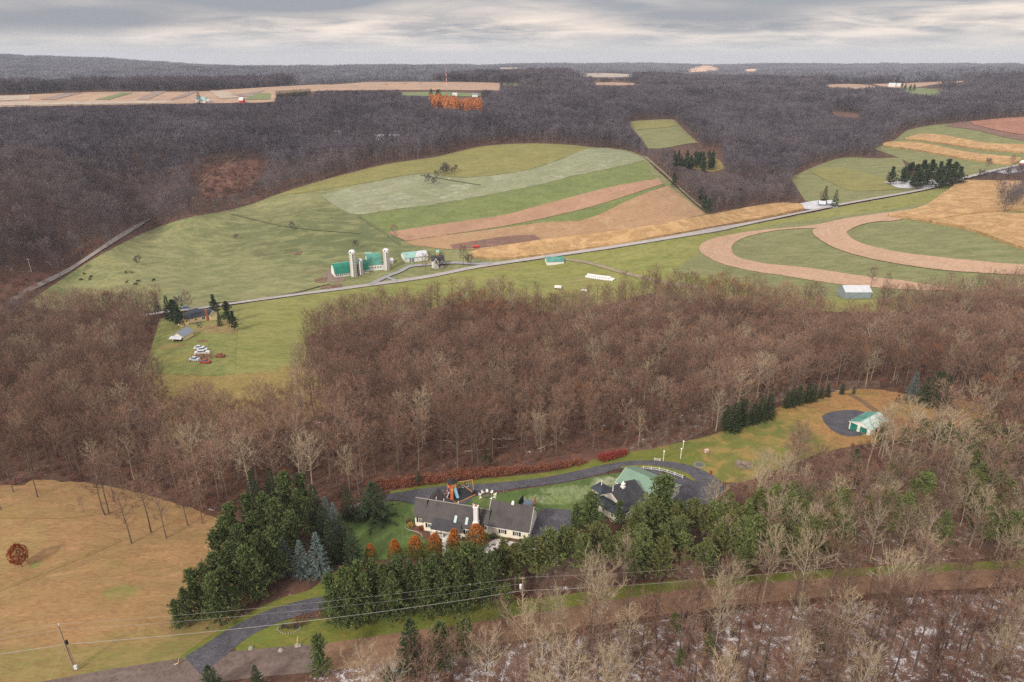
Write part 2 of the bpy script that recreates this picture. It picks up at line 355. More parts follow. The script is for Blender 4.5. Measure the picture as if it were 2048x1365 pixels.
M_plough = gmat('ploughed_earth', [(.38, .24, .155), (.31, .195, .125)], .03, .5, rows=16, rowcol=(.25, .125, .080), rowdepth=.38, fine=.35)
M_plough2 = gmat('tilled_contour_earth', [(.39, .265, .175), (.33, .215, .14)], .03, .5, rows=9, rowcol=(.52, .35, .25), rowdepth=.42, fine=.3)
M_stub = gmat('corn_stubble', [(.36, .235, .135), (.30, .185, .105), (.39, .29, .17)], .022, .4, rows=14, rowcol=(.24, .14, .075), rowdepth=.38, fine=.45)
M_dark = gmat('dark_tilled_soil', [(.17, .095, .075), (.21, .125, .10)], .05, .6, rows=8, rowcol=(.12, .07, .055), rowdepth=.4)
M_corn = gmat('standing_dry_corn', [(.40, .255, .115), (.44, .29, .145), (.32, .195, .085)], .05, .55, rows=22, rowcol=(.24, .13, .05), rowdepth=.40, fine=.8, bump=.6)
M_mead = gmat('lower_meadow_grass', [(.185, .195, .052), (.22, .215, .075), (.14, .165, .045)], .018, .3, stretch=(-12, 2.5), fine=.45,
    spots=[(1000,535,16,5,(.25,.17,.09),.5),(1180,560,16,8,(.20,.15,.08),.5)])
M_yard = gmat('yard_grass', [(.165, .185, .052), (.20, .20, .068), (.13, .165, .045)], .04, .4, fine=.5,
    spots=[(370,715,13,7,(.22,.19,.055),.7),(455,655,14,13,(.28,.17,.09),.75),(380,665,4,9,(.26,.16,.085),.7),(405,683,3,2.2,(.17,.075,.055),.95),(345,693,7,3,(.25,.13,.06),.7),(500,640,10,7,(.27,.17,.09),.4)])
M_rough = gmat('rough_tawny_grass', [(.26, .20, .065), (.20, .16, .055), (.31, .23, .09)], .06, .5, speck=((.12, .07, .04), .35, .63), fine=.7)
M_rgreen = gmat('contour_hay_grass', [(.155, .17, .07), (.195, .195, .09), (.135, .155, .06)], .03, .3, stretch=(-10, 3), fine=.5)
M_left = gmat('orange_tan_grass', [(.29, .165, .075), (.21, .145, .062), (.34, .20, .10)], .05, .8, stretch=(-28, 3), fine=.75,
    spots=[(240,1185,4,2.2,(.14,.18,.04),.7),(70,1130,1.4,1,(.10,.19,.03),.9),(100,1330,22,4.5,(.17,.17,.05),.75),(330,1330,14,5,(.13,.15,.04),.9),(260,1290,9,4,(.18,.17,.05),.6),(400,1240,5,12,(.15,.16,.045),.7),(230,1130,2.5,1.6,(.16,.18,.05),.4),(20,1100,7,9,(.24,.20,.07),.4),(0,1030,9,5,(.24,.19,.06),.4)])
M_lawn = gmat('house_lawn', [(.065, .105, .028), (.085, .130, .036), (.12, .150, .045)], .09, 1.2, stretch=(-14, .5), fine=.4,
    spots=[(1160,985,10,3.0,(.26,.30,.16),.6),(1215,965,4,2.5,(.50,.50,.40),.6),(1100,1000,7,2.2,(.22,.27,.12),.6),(1070,1000,3,1.6,(.28,.31,.19),.5)])
M_verge = gmat('verge_grass', [(.15, .155, .028), (.10, .135, .026), (.21, .165, .045)], .12, 1.2, stretch=(8, 3), fine=.6)
M_rlawn = gmat('back_lawn_grass', [(.27, .155, .060), (.31, .17, .065), (.21, .145, .05)], .07, .9, fine=.65,
    spots=[(1430,905,32,22,(.105,.145,.030),1.0),(1500,870,19,12,(.075,.14,.025),1.0),(1560,850,9,9,(.08,.14,.028),.85),(1580,830,12,8,(.20,.18,.04),.6),(1550,905,20,14,(.13,.16,.035),.8),(1860,820,14,7,(.20,.17,.05),.5),(1620,800,7,3,(.13,.15,.035),.6),(1730,790,6,2,(.16,.16,.04),.6)])
M_gravel = gmat('dark_gravel', [(.062, .062, .074), (.085, .083, .096)], .2, 2.2, speck=((.24, .23, .25), 3.5, .62), fine=.7)
M_asph = gmat('country_road_asphalt', [(.105, .078, .066), (.135, .10, .085)], .12, 1.5, rows=3, rowcol=(.21, .17, .155), rowdepth=.35, fine=.4)
M_mud = gmat('brown_dirt_road', [(.21, .125, .078), (.17, .10, .062)], .15, 1.0, rows=3, rowcol=(.26, .165, .11), rowdepth=.4, fine=.5)
M_road = gmat('pale_road_surface', [(.40, .37, .36), (.33, .31, .31)], .05, .8, rows=2, rowcol=(.27, .26, .26), rowdepth=.35, fine=.3)
M_path = gmat('worn_earth_track', [(.19, .12, .07), (.14, .085, .05)], .3, 1.5, fine=.6)
M_rust = gmat('rusty_bracken', [(.14, .068, .048), (.095, .052, .042), (.21, .10, .06)], .05, .35, fine=.7)
M_ptan = gmat('plateau_stubble', [(.34, .235, .165), (.39, .27, .185)], .01, .1, rows=10, rowcol=(.28, .185, .14), rowdepth=.4, fine=.3)
M_pgrey = gmat('plateau_tilled_soil', [(.22, .165, .15), (.27, .21, .185)], .01, .1, fine=.3)
M_ppale = gmat('plateau_pale_stubble', [(.36, .30, .245), (.40, .335, .265)], .01, .1, fine=.3)
M_pgreen = gmat('plateau_grass', [(.13, .175, .065), (.16, .19, .08)], .01, .1, fine=.3)
M_snowp = gmat('snow_patch', [(.55, .56, .60), (.45, .46, .50)], .1, .9, speck=((.16, .14, .10), .5, .60), fine=.4)
M_far = M_floor

vx = np.stack([_gx, _gy, GZ], -1)
me = grid_mesh('ground', vx, M_floor); idx = None
gr = obj('ground', me); tag(gr, kind='structure')

T1 = [(45,612),(75,592),(120,562),(180,523),(240,490),(300,462),(370,438),(440,425),(500,410),(560,388),(640,363),(700,347),(760,332),(820,322),(870,315),(930,301),(970,293),(1050,288),(1130,290),(1200,297),(1250,301),(1290,315)]
patch('pasture', T1, [(45,614),(160,622),(280,624),(330,624),(395,619),(455,611),(600,590),(700,577),(850,556),(940,538),(1010,528),(1100,515),(1250,493),(1415,464)], M_past, 1, 200, 60)
patch('hillside_pasture', [(1290,315),(1300,330),(1340,365),(1390,410),(1418,430)], [(1180,420),(1220,440),(1300,455),(1370,462),(1415,464)], M_past, 1, 40, 30)
patch('upper_hayfield', [(560,389),(640,364),(760,333),(870,316),(930,302),(970,294),(1050,289),(1130,291),(1180,297)], [(560,392),(640,382),(740,365),(820,350),(870,350),(905,355),(960,354),(1050,342),(1120,320),(1178,298)], M_olive, 2, 120, clear=False, jit=.5)
patch('frosted_hayfield', [(640,392),(720,372),(820,352),(870,351),(905,356),(960,355),(1050,343),(1120,320),(1180,298),(1240,301),(1286,318)], [(680,420),(715,431),(790,420),(860,411),(1000,386),(1080,370),(1150,352),(1220,338),(1288,322)], M_frost, 2, 120, clear=False, jit=1.1)
patch('green_strip', [(720,433),(790,422),(860,412),(1000,387),(1080,371),(1150,353),(1220,339),(1287,323)], [(775,466),(900,447),(1000,433),(1100,407),(1220,376),(1312,358)], M_strip, 2, 120, clear=False, jit=.4)
patch('ploughed_strip', [(774,466),(900,447),(1000,433),(1100,407),(1220,376),(1316,358)], [(812,483),(900,470),(1000,455),(1100,435),(1200,410),(1326,369)], M_plough, 3, 120, clear=False, jit=.4)
patch('grassed_waterway', [(905,470),(1000,456),(1100,436),(1200,411),(1328,370)], [(905,471),(1000,458),(1080,447),(1170,440),(1240,410),(1330,372)], M_strip, 3, 80, clear=False)
patch('stubble_field', [(810,484),(900,471),(1000,458),(1080,447),(1170,440),(1240,410),(1290,388),(1335,373)], [(825,492),(900,500),(960,499),(1000,494),(1100,479),(1250,461),(1330,447),(1412,430)], M_stub, 3, 120, clear=False, jit=.5)
patch('tilled_soil_strip', [(900,492),(960,482),(1020,474),(1068,471)], [(906,499),(950,498),(1000,492),(1082,480)], M_dark, 4, 60, clear=False)
CORN = dict(kind='stuff', crop=1.6, clear=True)
patch('standing_corn', [(938,511),(955,504),(1000,497),(1100,482),(1250,464),(1400,437),(1500,418),(1560,410),(1602,412)], [(940,514),(970,519),(1010,520),(1060,516),(1160,502),(1250,489),(1450,453),(1550,433),(1608,421)], M_corn, 1, 200, 14, jit=.25, label='long tan strip of standing dry corn beside the valley road', cat='corn', **CORN)
M_ma = M_mead
patch('valley_meadow', [(395,621),(455,613),(600,592),(700,579),(850,558),(940,540),(1010,530),(1100,517),(1250,495),(1450,460),(1620,427),(1700,411),(1840,385),(1900,372)], [(405,748),(450,752),(520,748),(600,736),(612,705),(612,680),(650,655),(720,640),(860,620),(1000,600),(1130,630),(1300,588),(1430,590),(1550,620),(1650,610),(1750,560),(1850,480)], M_mead, 1, 200, 50, jit=.6)
patch('contour_meadow', [(1425,486),(1520,458),(1620,440),(1700,430),(1780,420),(1860,405),(2048,370),(2300,330)], [(1300,575),(1530,590),(1660,598),(1760,604),(1860,600),(1960,590),(2048,583),(2300,570)], M_rgreen, 2, 120, 50, jit=1.2)
patch('meadow_edge', [(1250,540),(1450,560),(1600,590),(1700,600),(1860,598),(2048,582),(2300,568)], [(1330,600),(1450,600),(1600,620),(1750,628),(1850,618),(1950,600),(2300,580)], M_mead, 3, 100, 20)
patch('contour_strip', [(1836,419),(1776,427),(1692,439),(1621,453),(1516,463),(1446,474),(1410,485),(1398,497),(1407,511),(1446,530),(1516,546),(1560,552),(1660,568),(1730,575),(1832,582),(1903,582)],
      [(1836,423),(1797,442),(1735,447),(1660,457),(1600,459),(1551,463),(1498,474),(1470,487),(1463,500),(1474,515),(1516,526),(1551,531),(1621,538),(1727,554),(1815,564),(1905,580)], M_plough2, 4, 260, 12, clear=False, jit=.35)
patch('inner_contour_strip', [(1650,456),(1632,459),(1625,467),(1639,481),(1674,500),(1727,516),(1797,530),(1903,544),(2048,553),(2300,570)],
      [(1780,443),(1735,448),(1705,456),(1692,465),(1706,481),(1744,495),(1815,509),(1920,521),(2048,532),(2300,547)], M_plough2, 5, 220, 12, clear=False, jit=.35)
patch('upper_corn_field', [(1776,433),(1808,428),(1843,418),(1860,409),(1889,389),(1920,368),(1955,366),(2012,367),(2100,368)], [(1777,436),(1800,438),(1830,442),(1860,446),(1903,438),(1973,429),(2020,424),(2060,425),(2100,430)], M_corn, 3, 120, 40, jit=.25, label='dry corn field rising behind the curved ploughed strips', cat='corn', **CORN)
patch('lower_corn_field', [(1862,447),(1903,440),(1973,431),(2048,433),(2300,440)], [(1864,449),(1900,455),(1938,463),(2000,485),(2048,502),(2300,590)], M_corn, 3, 120, 30, jit=.25, label='dry corn field cut off by the right edge of the photo', cat='corn', **CORN)
patch('roadside_meadow', [(1580,356),(1640,330),(1690,316),(1750,318),(1800,318),(1812,340),(1830,350)], [(1622,421),(1650,416),(1700,405),(1760,395),(1800,388),(1830,382),(1862,374)], M_rgreen, 1, 100, 40)
patch('bright_hay_strip', [(1634,338),(1680,336),(1740,350),(1790,362),(1850,372)], [(1622,346),(1660,365),(1700,382),(1760,382),(1830,378)], M_olive, 2, 50, 12, clear=False)
patch('hill_meadow', [(1755,295),(1790,280),(1815,262),(1860,252),(1905,248),(2048,236),(2300,225)], [(1750,300),(1800,318),(1850,345),(1900,362),(1960,348),(2047,330),(2300,305)], M_rgreen, 1, 120, 40)
patch('upper_corn_strip', [(1810,279),(1843,272),(1885,274),(1966,289),(2048,293),(2300,300)], [(1810,281),(1860,286),(1938,298),(2048,308),(2300,320)], M_corn, 2, 100, 8, label='upper ribbon of dry corn curving over the right hill', cat='corn', kind='stuff', crop=1.4, clear=False)
patch('lower_corn_strip', [(1764,291),(1783,287),(1850,291),(1938,309),(2040,319)], [(1766,294),(1832,303),(1938,322),(2015,331),(2040,325)], M_corn, 2, 100, 8, label='lower ribbon of dry corn curving over the right hill', cat='corn', kind='stuff', crop=1.4, clear=False)
patch('brown_hill_field', [(1898,250),(1945,244),(2048,237),(2300,226)], [(1890,254),(1952,262),(2048,283),(2300,320)], M_dark, 2, 80, 12, clear=False)
patch('reddish_hill_field', [(1940,245),(2048,236),(2300,225)], [(1948,252),(2048,272),(2300,300)], gmat('reddish_stubble', [(.26, .12, .085), (.31, .16, .11)], .03, .2, fine=.4), 3, 60, 12, clear=False)
patch('ravine_meadow', [(1254,244),(1300,241),(1345,240),(1352,247)], [(1296,298),(1330,297),(1365,290),(1396,286)], M_rgreen, 1, 60, 24)
patch('ravine_hay_strip', [(1256,246),(1300,243),(1345,242)], [(1272,261),(1320,257),(1356,253)], M_olive, 2, 40, 8, clear=False)
patch('clearing', [(1352,328),(1420,318),(1440,322)], [(1385,338),(1420,345),(1452,338)], M_rough, 1, 30, 10)
patch('wetland_clearing', [(408,352),(432,336),(468,326),(505,321),(520,328)], [(362,408),(390,398),(420,396),(455,378),(488,372)], M_rust, 1, 50, 24, jit=2.5, clear=False)
patch('roadside_scrub', [(-120,560),(0,560),(60,545),(110,548)], [(-120,660),(-20,640),(10,612),(60,580)], M_rust, 1, 40, 20, clear=True)
# plateau fields
patch('plateau_fields', [(-250,195),(0,192),(110,188),(220,185),(400,184),(460,180),(540,175),(620,171),(660,170)], [(-250,220),(0,215),(150,212),(380,208),(470,207),(550,204),(556,190),(640,183),(670,182)], M_ptan, 1, 120, 14)
for i, q in enumerate([((0,194),(60,192),(60,201),(0,203)),((80,201),(130,188),(165,187),(110,201)),((246,187),(267,187),(218,201),(190,201)),((309,184),(334,184),(295,201),(274,201)),((383,183),(397,184),(366,197),(341,201)),((420,183),(452,183),(480,196),(440,199)),((460,192),(500,186),(530,182),(500,196)),((506,189),(541,188),(541,200),(490,201)),((0,206),(330,203),(360,207),(0,213))]):
    nm = ['pale', 'grey', 'green', 'grey', 'grey', 'pale', 'grey', 'green', 'pale'][i]
    patch({'pale': 'pale_plateau_strip', 'grey': 'brown_plateau_strip', 'green': 'green_plateau_strip'}[nm], [q[0], q[1]], [q[3], q[2]], {'pale': M_ppale, 'grey': M_pgrey, 'green': M_pgreen}[nm], 2, 20, 6, smooth=False, clear=False)
patch('plateau_stubble_field', [(640,172),(700,168),(750,165),(900,165),(1000,167)], [(640,182),(700,182),(800,181),(880,181),(1003,182)], M_ptan, 1, 80, 12)
patch('plateau_green_field', [(800,186),(880,185),(965,188)], [(800,192),(880,194),(960,193)], M_pgreen, 1, 30, 6)
patch('distant_olive_field', [(1005,168),(1100,170)], [(1005,173),(1090,174)], M_pgreen, 1, 30, 5)
patch('distant_tan_field', [(1170,167),(1240,166),(1310,171)], [(1170,171),(1240,172),(1310,173)], M_ptan, 1, 30, 5)
patch('eastern_tan_field', [(1640,171),(1700,169),(1745,172)], [(1640,174),(1690,178),(1760,180)], M_ptan, 1, 30, 6)
patch('eastern_hay_field', [(1745,169),(1800,168),(1850,166),(1944,162)], [(1770,177),(1830,176),(1870,170),(1940,167)], M_ptan, 1, 40, 6)
patch('eastern_green_field', [(1795,178),(1830,177),(1870,179)], [(1815,190),(1870,193),(1920,192)], M_pgreen, 1, 40, 8)
patch('ravine_clearing', [(1655,224),(1700,226),(1725,234)], [(1670,232),(1700,236),(1725,237)], M_rust, 1, 20, 6)
patch('far_pale_field', [(978,137),(1020,136),(1070,138)], [(985,141),(1020,140),(1070,139)], M_ppale, 1, 20, 4)
patch('far_green_field', [(1140,150),(1200,147),(1285,151)], [(1140,153),(1210,156),(1290,153)], M_ppale, 1, 30, 4)
M_sunf = gmat('straw_field', [(.62, .42, .28), (.55, .36, .24)], .004, .05, fine=.3)  # bright colour paints sunlight onto the two far hill fields
patch('far_straw_field', [(1362,143),(1400,133),(1425,133)], [(1375,146),(1410,144),(1450,140)], M_sunf, 1, 20, 4)
patch('distant_straw_field', [(1470,143),(1500,139),(1532,139)], [(1475,145),(1510,144),(1532,141)], M_sunf, 1, 20, 4)
patch('barn_yard', [(650,546),(668,538),(678,542)], [(645,562),(668,566),(690,562)], gmat('muddy_yard', [(.24, .19, .16), (.16, .115, .085)], .1, .8, fine=.8), 2, 30, 8, jit=.6, clear=False)
for q in [((628,560),(655,556),(650,566),(632,566)),((640,574),(668,572),(664,579),(640,579)),((588,507),(604,505),(600,511),(590,512)),((660,572),(682,569),(684,575),(664,578))]: patch('mud_patch', [q[0], q[1]], [q[3], q[2]], gmat('trampled_mud', [(.12, .075, .05), (.20, .13, .085)], .2, .9, fine=.8), 3, 16, 5, jit=.8, smooth=False, clear=False)
# roads
ribbon('valley_road', [(290,632),(340,625),(395,619),(455,610),(600,590),(700,577),(850,556),(940,538),(1010,527),(1100,514),(1250,492),(1450,458),(1620,424),(1700,408),(1840,383),(1900,367),(1960,351),(2048,332),(2300,290)], 4.6, M_road, 5, 300)
patch('farm_yard', [(322,640),(350,630),(395,622),(440,619),(480,616)], [(285,745),(350,750),(400,752),(440,752),(470,748)], M_yard, 2, 60, 30, jit=2)
patch('tawny_rough', [(285,742),(360,744),(430,748),(500,746),(580,732),(620,740),(650,770)], [(335,880),(400,872),(500,862),(600,850),(660,820)], M_rough, 1, 60, 24, jit=1.0, clear=False)
ribbon('wood_road', [(-60,655),(5,617),(60,582),(130,547),(170,522),(230,482),(300,440)], 3.0, gmat('grey_wood_road', [(.25, .22, .205), (.20, .175, .165)], .1, .8), 5, 120)
ribbon('forest_track', [(300,440),(360,405),(420,355),(480,310),(540,262),(600,225)], 2.2, M_path, 2, 100, clear=False)
ribbon('farm_lane', [(740,572),(772,556),(800,545),(820,535),(850,532),(905,528),(950,530),(985,529)], 3.4, plain('farm_lane_gravel', (.24, .24, .26), .15, .5), 6, 90)
ribbon('farm_spur', [(772,556),(783,560),(795,564)], 2.6, plain('farm_spur_gravel', (.24, .24, .26), .15, .5), 6, 20, clear=False)
ribbon('field_track', [(1130,520),(1180,528),(1240,545),(1310,562),(1400,580)], 3.0, gmat('field_track_earth', [(.27, .22, .16), (.22, .18, .13)], .1, .6), 4, 60, clear=False)
ribbon('field_lane', [(1290,315),(1330,350),(1370,388),(1418,430)], 3.2, gmat('field_lane_grass', [(.17, .16, .09), (.25, .22, .15)], .1, .6), 4, 50)
ribbon('brook', [(430,607),(500,602),(560,593),(600,585),(640,574),(660,570)], 1.2, plain('dark_brook_bed', (.045, .055, .03), .3, .3), 4, 60, clear=False)
for q in ([(462,430),(520,443),(560,452),(640,462),(720,468)], [(715,432),(745,452),(775,472),(800,490)], [(840,352),(960,372),(1060,352),(1180,330)][:2]):
    ribbon('cattle_track', q, 1.6, plain('trodden_grass', (.105, .115, .05), .2, .3), 4, 40, clear=False)
# near ground
M_r2 = M_rough
patch('left_field', [(-420,955),(0,972),(60,962),(110,962),(190,968),(250,980),(330,1002),(420,1030),(500,1060)], [(-420,1520),(0,1430),(150,1400),(200,1372),(280,1352),(350,1337),(390,1315),(430,1290),(500,1200)], M_left, 1, 140, 60, jit=2.2)
ribbon('field_path', [(-80,1203),(0,1180),(100,1140),(180,1108),(240,1082)], 1.3, plain('worn_tan_grass', (.20, .13, .05), .2, .8), 3, 60, clear=False)
ribbon('mown_edge', [(-80,1034),(60,1036),(130,1036),(200,1028)], .8, plain('flattened_grass', (.22, .14, .05), .2, .8), 3, 40, clear=False)
patch('roadside_lawn', [(330,1335),(400,1285),(470,1240),(560,1198),(620,1180),(660,1150),(720,1120)], [(345,1342),(410,1300),(470,1262),(540,1230),(620,1208),(690,1195),(740,1185)], M_verge, 2, 80, 14, jit=.5)
patch('drive_island', [(470,1295),(520,1262),(580,1240),(640,1238),(760,1230),(860,1215),(1000,1203),(1100,1195)], [(475,1308),(520,1302),(600,1295),(700,1288),(800,1276),(900,1264),(1000,1250),(1100,1232)], M_verge, 2, 100, 20, jit=.5)
patch('road_verge', [(1090,1196),(1200,1180),(1300,1165),(1400,1158),(1500,1150),(1650,1140),(1800,1132),(2048,1120),(2300,1110)], [(1100,1232),(1200,1212),(1300,1197),(1400,1182),(1500,1170),(1650,1158),(1800,1150),(2048,1138),(2300,1130)], M_verge, 2, 100, 14, jit=.6)
ribbon('country_road', [(-60,1420),(60,1398),(200,1372),(400,1341),(520,1326),(640,1316),(700,1308)], [6.5, 6.3, 6.0], M_asph, 3, 80)
ribbon('dirt_road', [(640,1316),(700,1308),(800,1292),(900,1278),(1000,1263),(1100,1246),(1200,1228),(1300,1212),(1400,1198),(1500,1188),(1650,1176),(1800,1167),(2048,1155),(2300,1145)], [6.2, 5.2, 4.6], M_mud, 4, 160)
ribbon('driveway', [(385,1332),(425,1305),(470,1272),(530,1240),(590,1220),(640,1208),(700,1200),(760,1196)], [5.8, 4.2, 3.7, 3.6], M_gravel, 4, 90)
patch('snowy_ground', [(640,1345),(740,1310),(860,1300),(1000,1290),(1150,1275),(1300,1245),(1450,1225),(1600,1212),(1750,1200),(2048,1185),(2300,1180)], [(600,1560),(800,1560),(1000,1560),(1150,1560),(1300,1560),(1450,1560),(1600,1560),(1750,1560),(2048,1560),(2500,1560)], M_snow, 1, 120, 50, jit=1, clear=False)
patch('snowy_hedge_strip', [(1230,900),(1290,862),(1360,828),(1430,800),(1530,778),(1640,765),(1760,760)], [(1235,915),(1300,900),(1370,880),(1440,850),(1530,818),(1640,788),(1760,775)], M_snow2, 1, 80, 16, jit=1, clear=False)
patch('snowy_pine_floor', [(1080,1120),(1200,1090),(1300,1060),(1500,1010),(1650,960),(1800,940),(1950,925),(2300,930)], [(1060,1192),(1200,1172),(1300,1160),(1500,1143),(1650,1135),(1800,1126),(1950,1120),(2300,1105)], M_snow2, 1, 80, 24, jit=2, clear=False)
patch('house_lawn', [(680,1045),(730,1015),(790,1003),(850,1001),(960,992),(1040,980),(1130,966),(1200,952),(1250,944)], [(700,1120),(760,1120),(850,1112),(960,1112),(1040,1105),(1090,1085),(1140,1060),(1200,1040),(1280,1010)], M_lawn, 1, 120, 36, jit=.4)
patch('hedge_floor', [(740,962),(850,950),(1000,935),(1120,915),(1200,900),(1260,893)], [(740,985),(790,982),(870,970),(1000,960),(1100,948),(1190,925),(1260,912)], M_rust, 1, 80, 10, jit=.6)
patch('drive_verge', [(780,984),(870,968),(1000,955),(1100,944),(1190,920),(1250,905),(1320,900),(1400,905)], [(780,992),(870,977),(1000,968),(1100,956),(1180,938),(1240,927),(1310,925),(1390,937)], M_verge, 2, 100, 8, jit=.4)
patch('back_lawn', [(1240,912),(1300,898),(1360,885),(1420,872),(1480,848),(1540,822),(1600,800),(1660,785),(1740,778),(1820,790),(1900,798),(1970,810)], [(1250,928),(1310,926),(1370,932),(1430,960),(1480,965),(1530,950),(1590,925),(1650,905),(1720,890),(1800,880),(1900,860),(1990,835)], M_rlawn, 1, 140, 40, jit=.6)
patch('upper_drive', [(770,993),(790,987),(870,975),(960,969),(1030,963),(1100,954),(1180,937),(1240,925),(1310,922),(1380,932),(1425,952),(1446,972)], [(772,1001),(800,1003),(850,1012),(930,1008),(955,990),(1040,977),(1130,965),(1200,950),(1250,941),(1300,1000),(1400,1020),(1446,985)], M_gravel, 4, 160, 16, jit=.5)
patch('side_drive', [(1068,1040),(1085,1020),(1110,1019),(1140,1020)], [(1050,1100),(1080,1095),(1110,1085),(1150,1060)], M_gravel, 4, 40, 12)
patch('fence_island', [(1240,934),(1290,931),(1330,936),(1370,946),(1392,962)], [(1244,938),(1290,937),(1330,942),(1362,951),(1388,964)], M_verge, 5, 40, 5, clear=False)
patch('gravel_pad', [(1643,833),(1660,825),(1690,821),(1716,822),(1740,828)], [(1648,845),(1665,862),(1690,872),(1720,872),(1745,860)], M_gravel, 2, 50, 14, clear=False)
ribbon('mown_track', [(1695,787),(1720,800),(1745,818),(1768,836)], 2.0, M_path, 2, 40, clear=False)
patch('garden_path', [(958,1105),(990,1080),(1030,1085),(1080,1095)], [(965,1112),(1000,1098),(1030,1100),(1080,1108)], plain('pale_flagstone', (.48, .46, .44), .15, 1.2), 3, 30, 6, clear=False)
patch('front_walk', [(883,1085),(897,1084)], [(885,1112),(900,1112)], plain('pale_concrete', (.5, .49, .47), .12, 1.2), 3, 20, 6, clear=False)
patch('flower_bed', [(828,1050),(870,1068),(950,1078),(1000,1076),(1040,1078)], [(820,1062),(868,1085),(950,1098),(1000,1090),(1045,1090)], plain('bark_mulch', (.11, .06, .04), .3, 2), 2, 40, 6, clear=False)
patch('snow_yard', [(1600,408),(1640,402),(1680,408)], [(1590,418),(1630,420),(1675,416)], M_snowp, 2, 30, 6)
patch('snowy_grove_floor', [(1765,366),(1800,364),(1850,362),(1900,362)], [(1775,368),(1800,378),(1850,378),(1880,374)], M_snowp, 3, 40, 8)
patch('snowy_roadside', [(1990,345),(2020,338),(2060,330)], [(2012,350),(2040,345),(2060,340)], M_snowp, 2, 20, 5, clear=False)
# ---------------------------------------------------------------- plants: generators
def limb(mb, pts, rads, n=3):
    """a tapering bent branch"""
    b = len(mb.v); k = len(pts)
    for i, p in enumerate(pts):
        d = (pts[min(i+1, k-1)]-pts[max(i-1, 0)]).normalized(); a = d.orthogonal().normalized(); c_ = d.cross(a)
        for j in range(n): t = 6.2832*j/n; mb.v.append(tuple(p+(a*math.cos(t)+c_*math.sin(t))*rads[i]))
    for i in range(k-1):
        for j in range(n): q = (j+1) % n; mb.f.append((b+i*n+j, b+i*n+q, b+(i+1)*n+q, b+(i+1)*n+j))
def twig(mb, p, d, L, w_, r_):
    s = d.cross(Vector((r_.gauss(0, 1), r_.gauss(0, 1), r_.gauss(0, 1)))).normalized()*w_*.5; b = len(mb.v)
    mb.v += [tuple(p-s), tuple(p+s), tuple(p+d*L)]; mb.f.append((b, b+1, b+2))
def rnd(r_, k=1.0): return Vector((r_.gauss(0, k), r_.gauss(0, k), r_.gauss(0, k)))
def bare_tree(seed, h, cr, clear=.42, nl=22, ns=6, nt=6, tw=.06, tl=1.2, spread=.8, lean=.02, thick=.0115):
    r_ = random.Random(seed); tr, cw = MB(), MB(); pts = []; x = y = 0
    for i in range(6): pts.append(Vector((x, y, h*.97*i/5))); x += r_.gauss(0, lean*h*.4); y += r_.gauss(0, lean*h*.4)
    br = thick*h; limb(tr, pts, [br*1.25, br*.9, br*.75, br*.55, br*.35, br*.1], 5)
    def along(f): f = f/.97*5; i = min(int(f), 4); return pts[i].lerp(pts[i+1], f-i)
    for i in range(nl):
        f = clear+(.95-clear)*((i+r_.random())/nl); az = i*2.4+r_.uniform(-.5, .5); q = (f-clear)/(1-clear)
        prof = (.55+.65*math.sin(min(1, q*1.25)*math.pi*.62))*(1-.72*q**2.2); L = cr*prof*r_.uniform(.75, 1.2); el = R(r_.uniform(22, 45)+q*32)*spread
        d = Vector((math.cos(az)*math.cos(el), math.sin(az)*math.cos(el), math.sin(el))); p0 = along(min(f, .96))
        p1 = p0+d*L*.5; d2 = (d+Vector((0, 0, .35))+rnd(r_, .12)).normalized(); p2 = p1+d2*L*.55; rr = br*.42*(1-.6*q)
        limb(tr, [p0, p1, p2], [rr, rr*.6, rr*.18], 3)
        for k in range(ns):
            t = .25+.75*(k+r_.random())/ns; p = p0.lerp(p1, t*2) if t < .5 else p1.lerp(p2, t*2-1)
            sdv = ((d if t < .5 else d2)*.7+rnd(r_, .5)+Vector((0, 0, .25))).normalized(); sl = L*.42*r_.uniform(.6, 1.2)*(1.15-.5*t)
            pe = p+sdv*sl; limb(tr if nt > 4 else cw, [p, pe], [max(rr*.3, tw*.45), tw*.3], 3)
            for m in range(nt):
                u = (m+r_.random())/nt; td = (sdv*.9+rnd(r_, .45)+Vector((0, 0, .3))).normalized(); twig(cw, p.lerp(pe, u), td, tl*r_.uniform(.6, 1.3), tw, r_)
    return tr, cw
def tuft(mb, p, r_, L=.5, w_=.2, n=5, up=.35, out=None):
    for _ in range(n):
        d = rnd(r_)+Vector((0, 0, up)); 
        if out is not None: d += out*.9
        twig(mb, p, d.normalized(), L*r_.uniform(.7, 1.25), w_, r_)
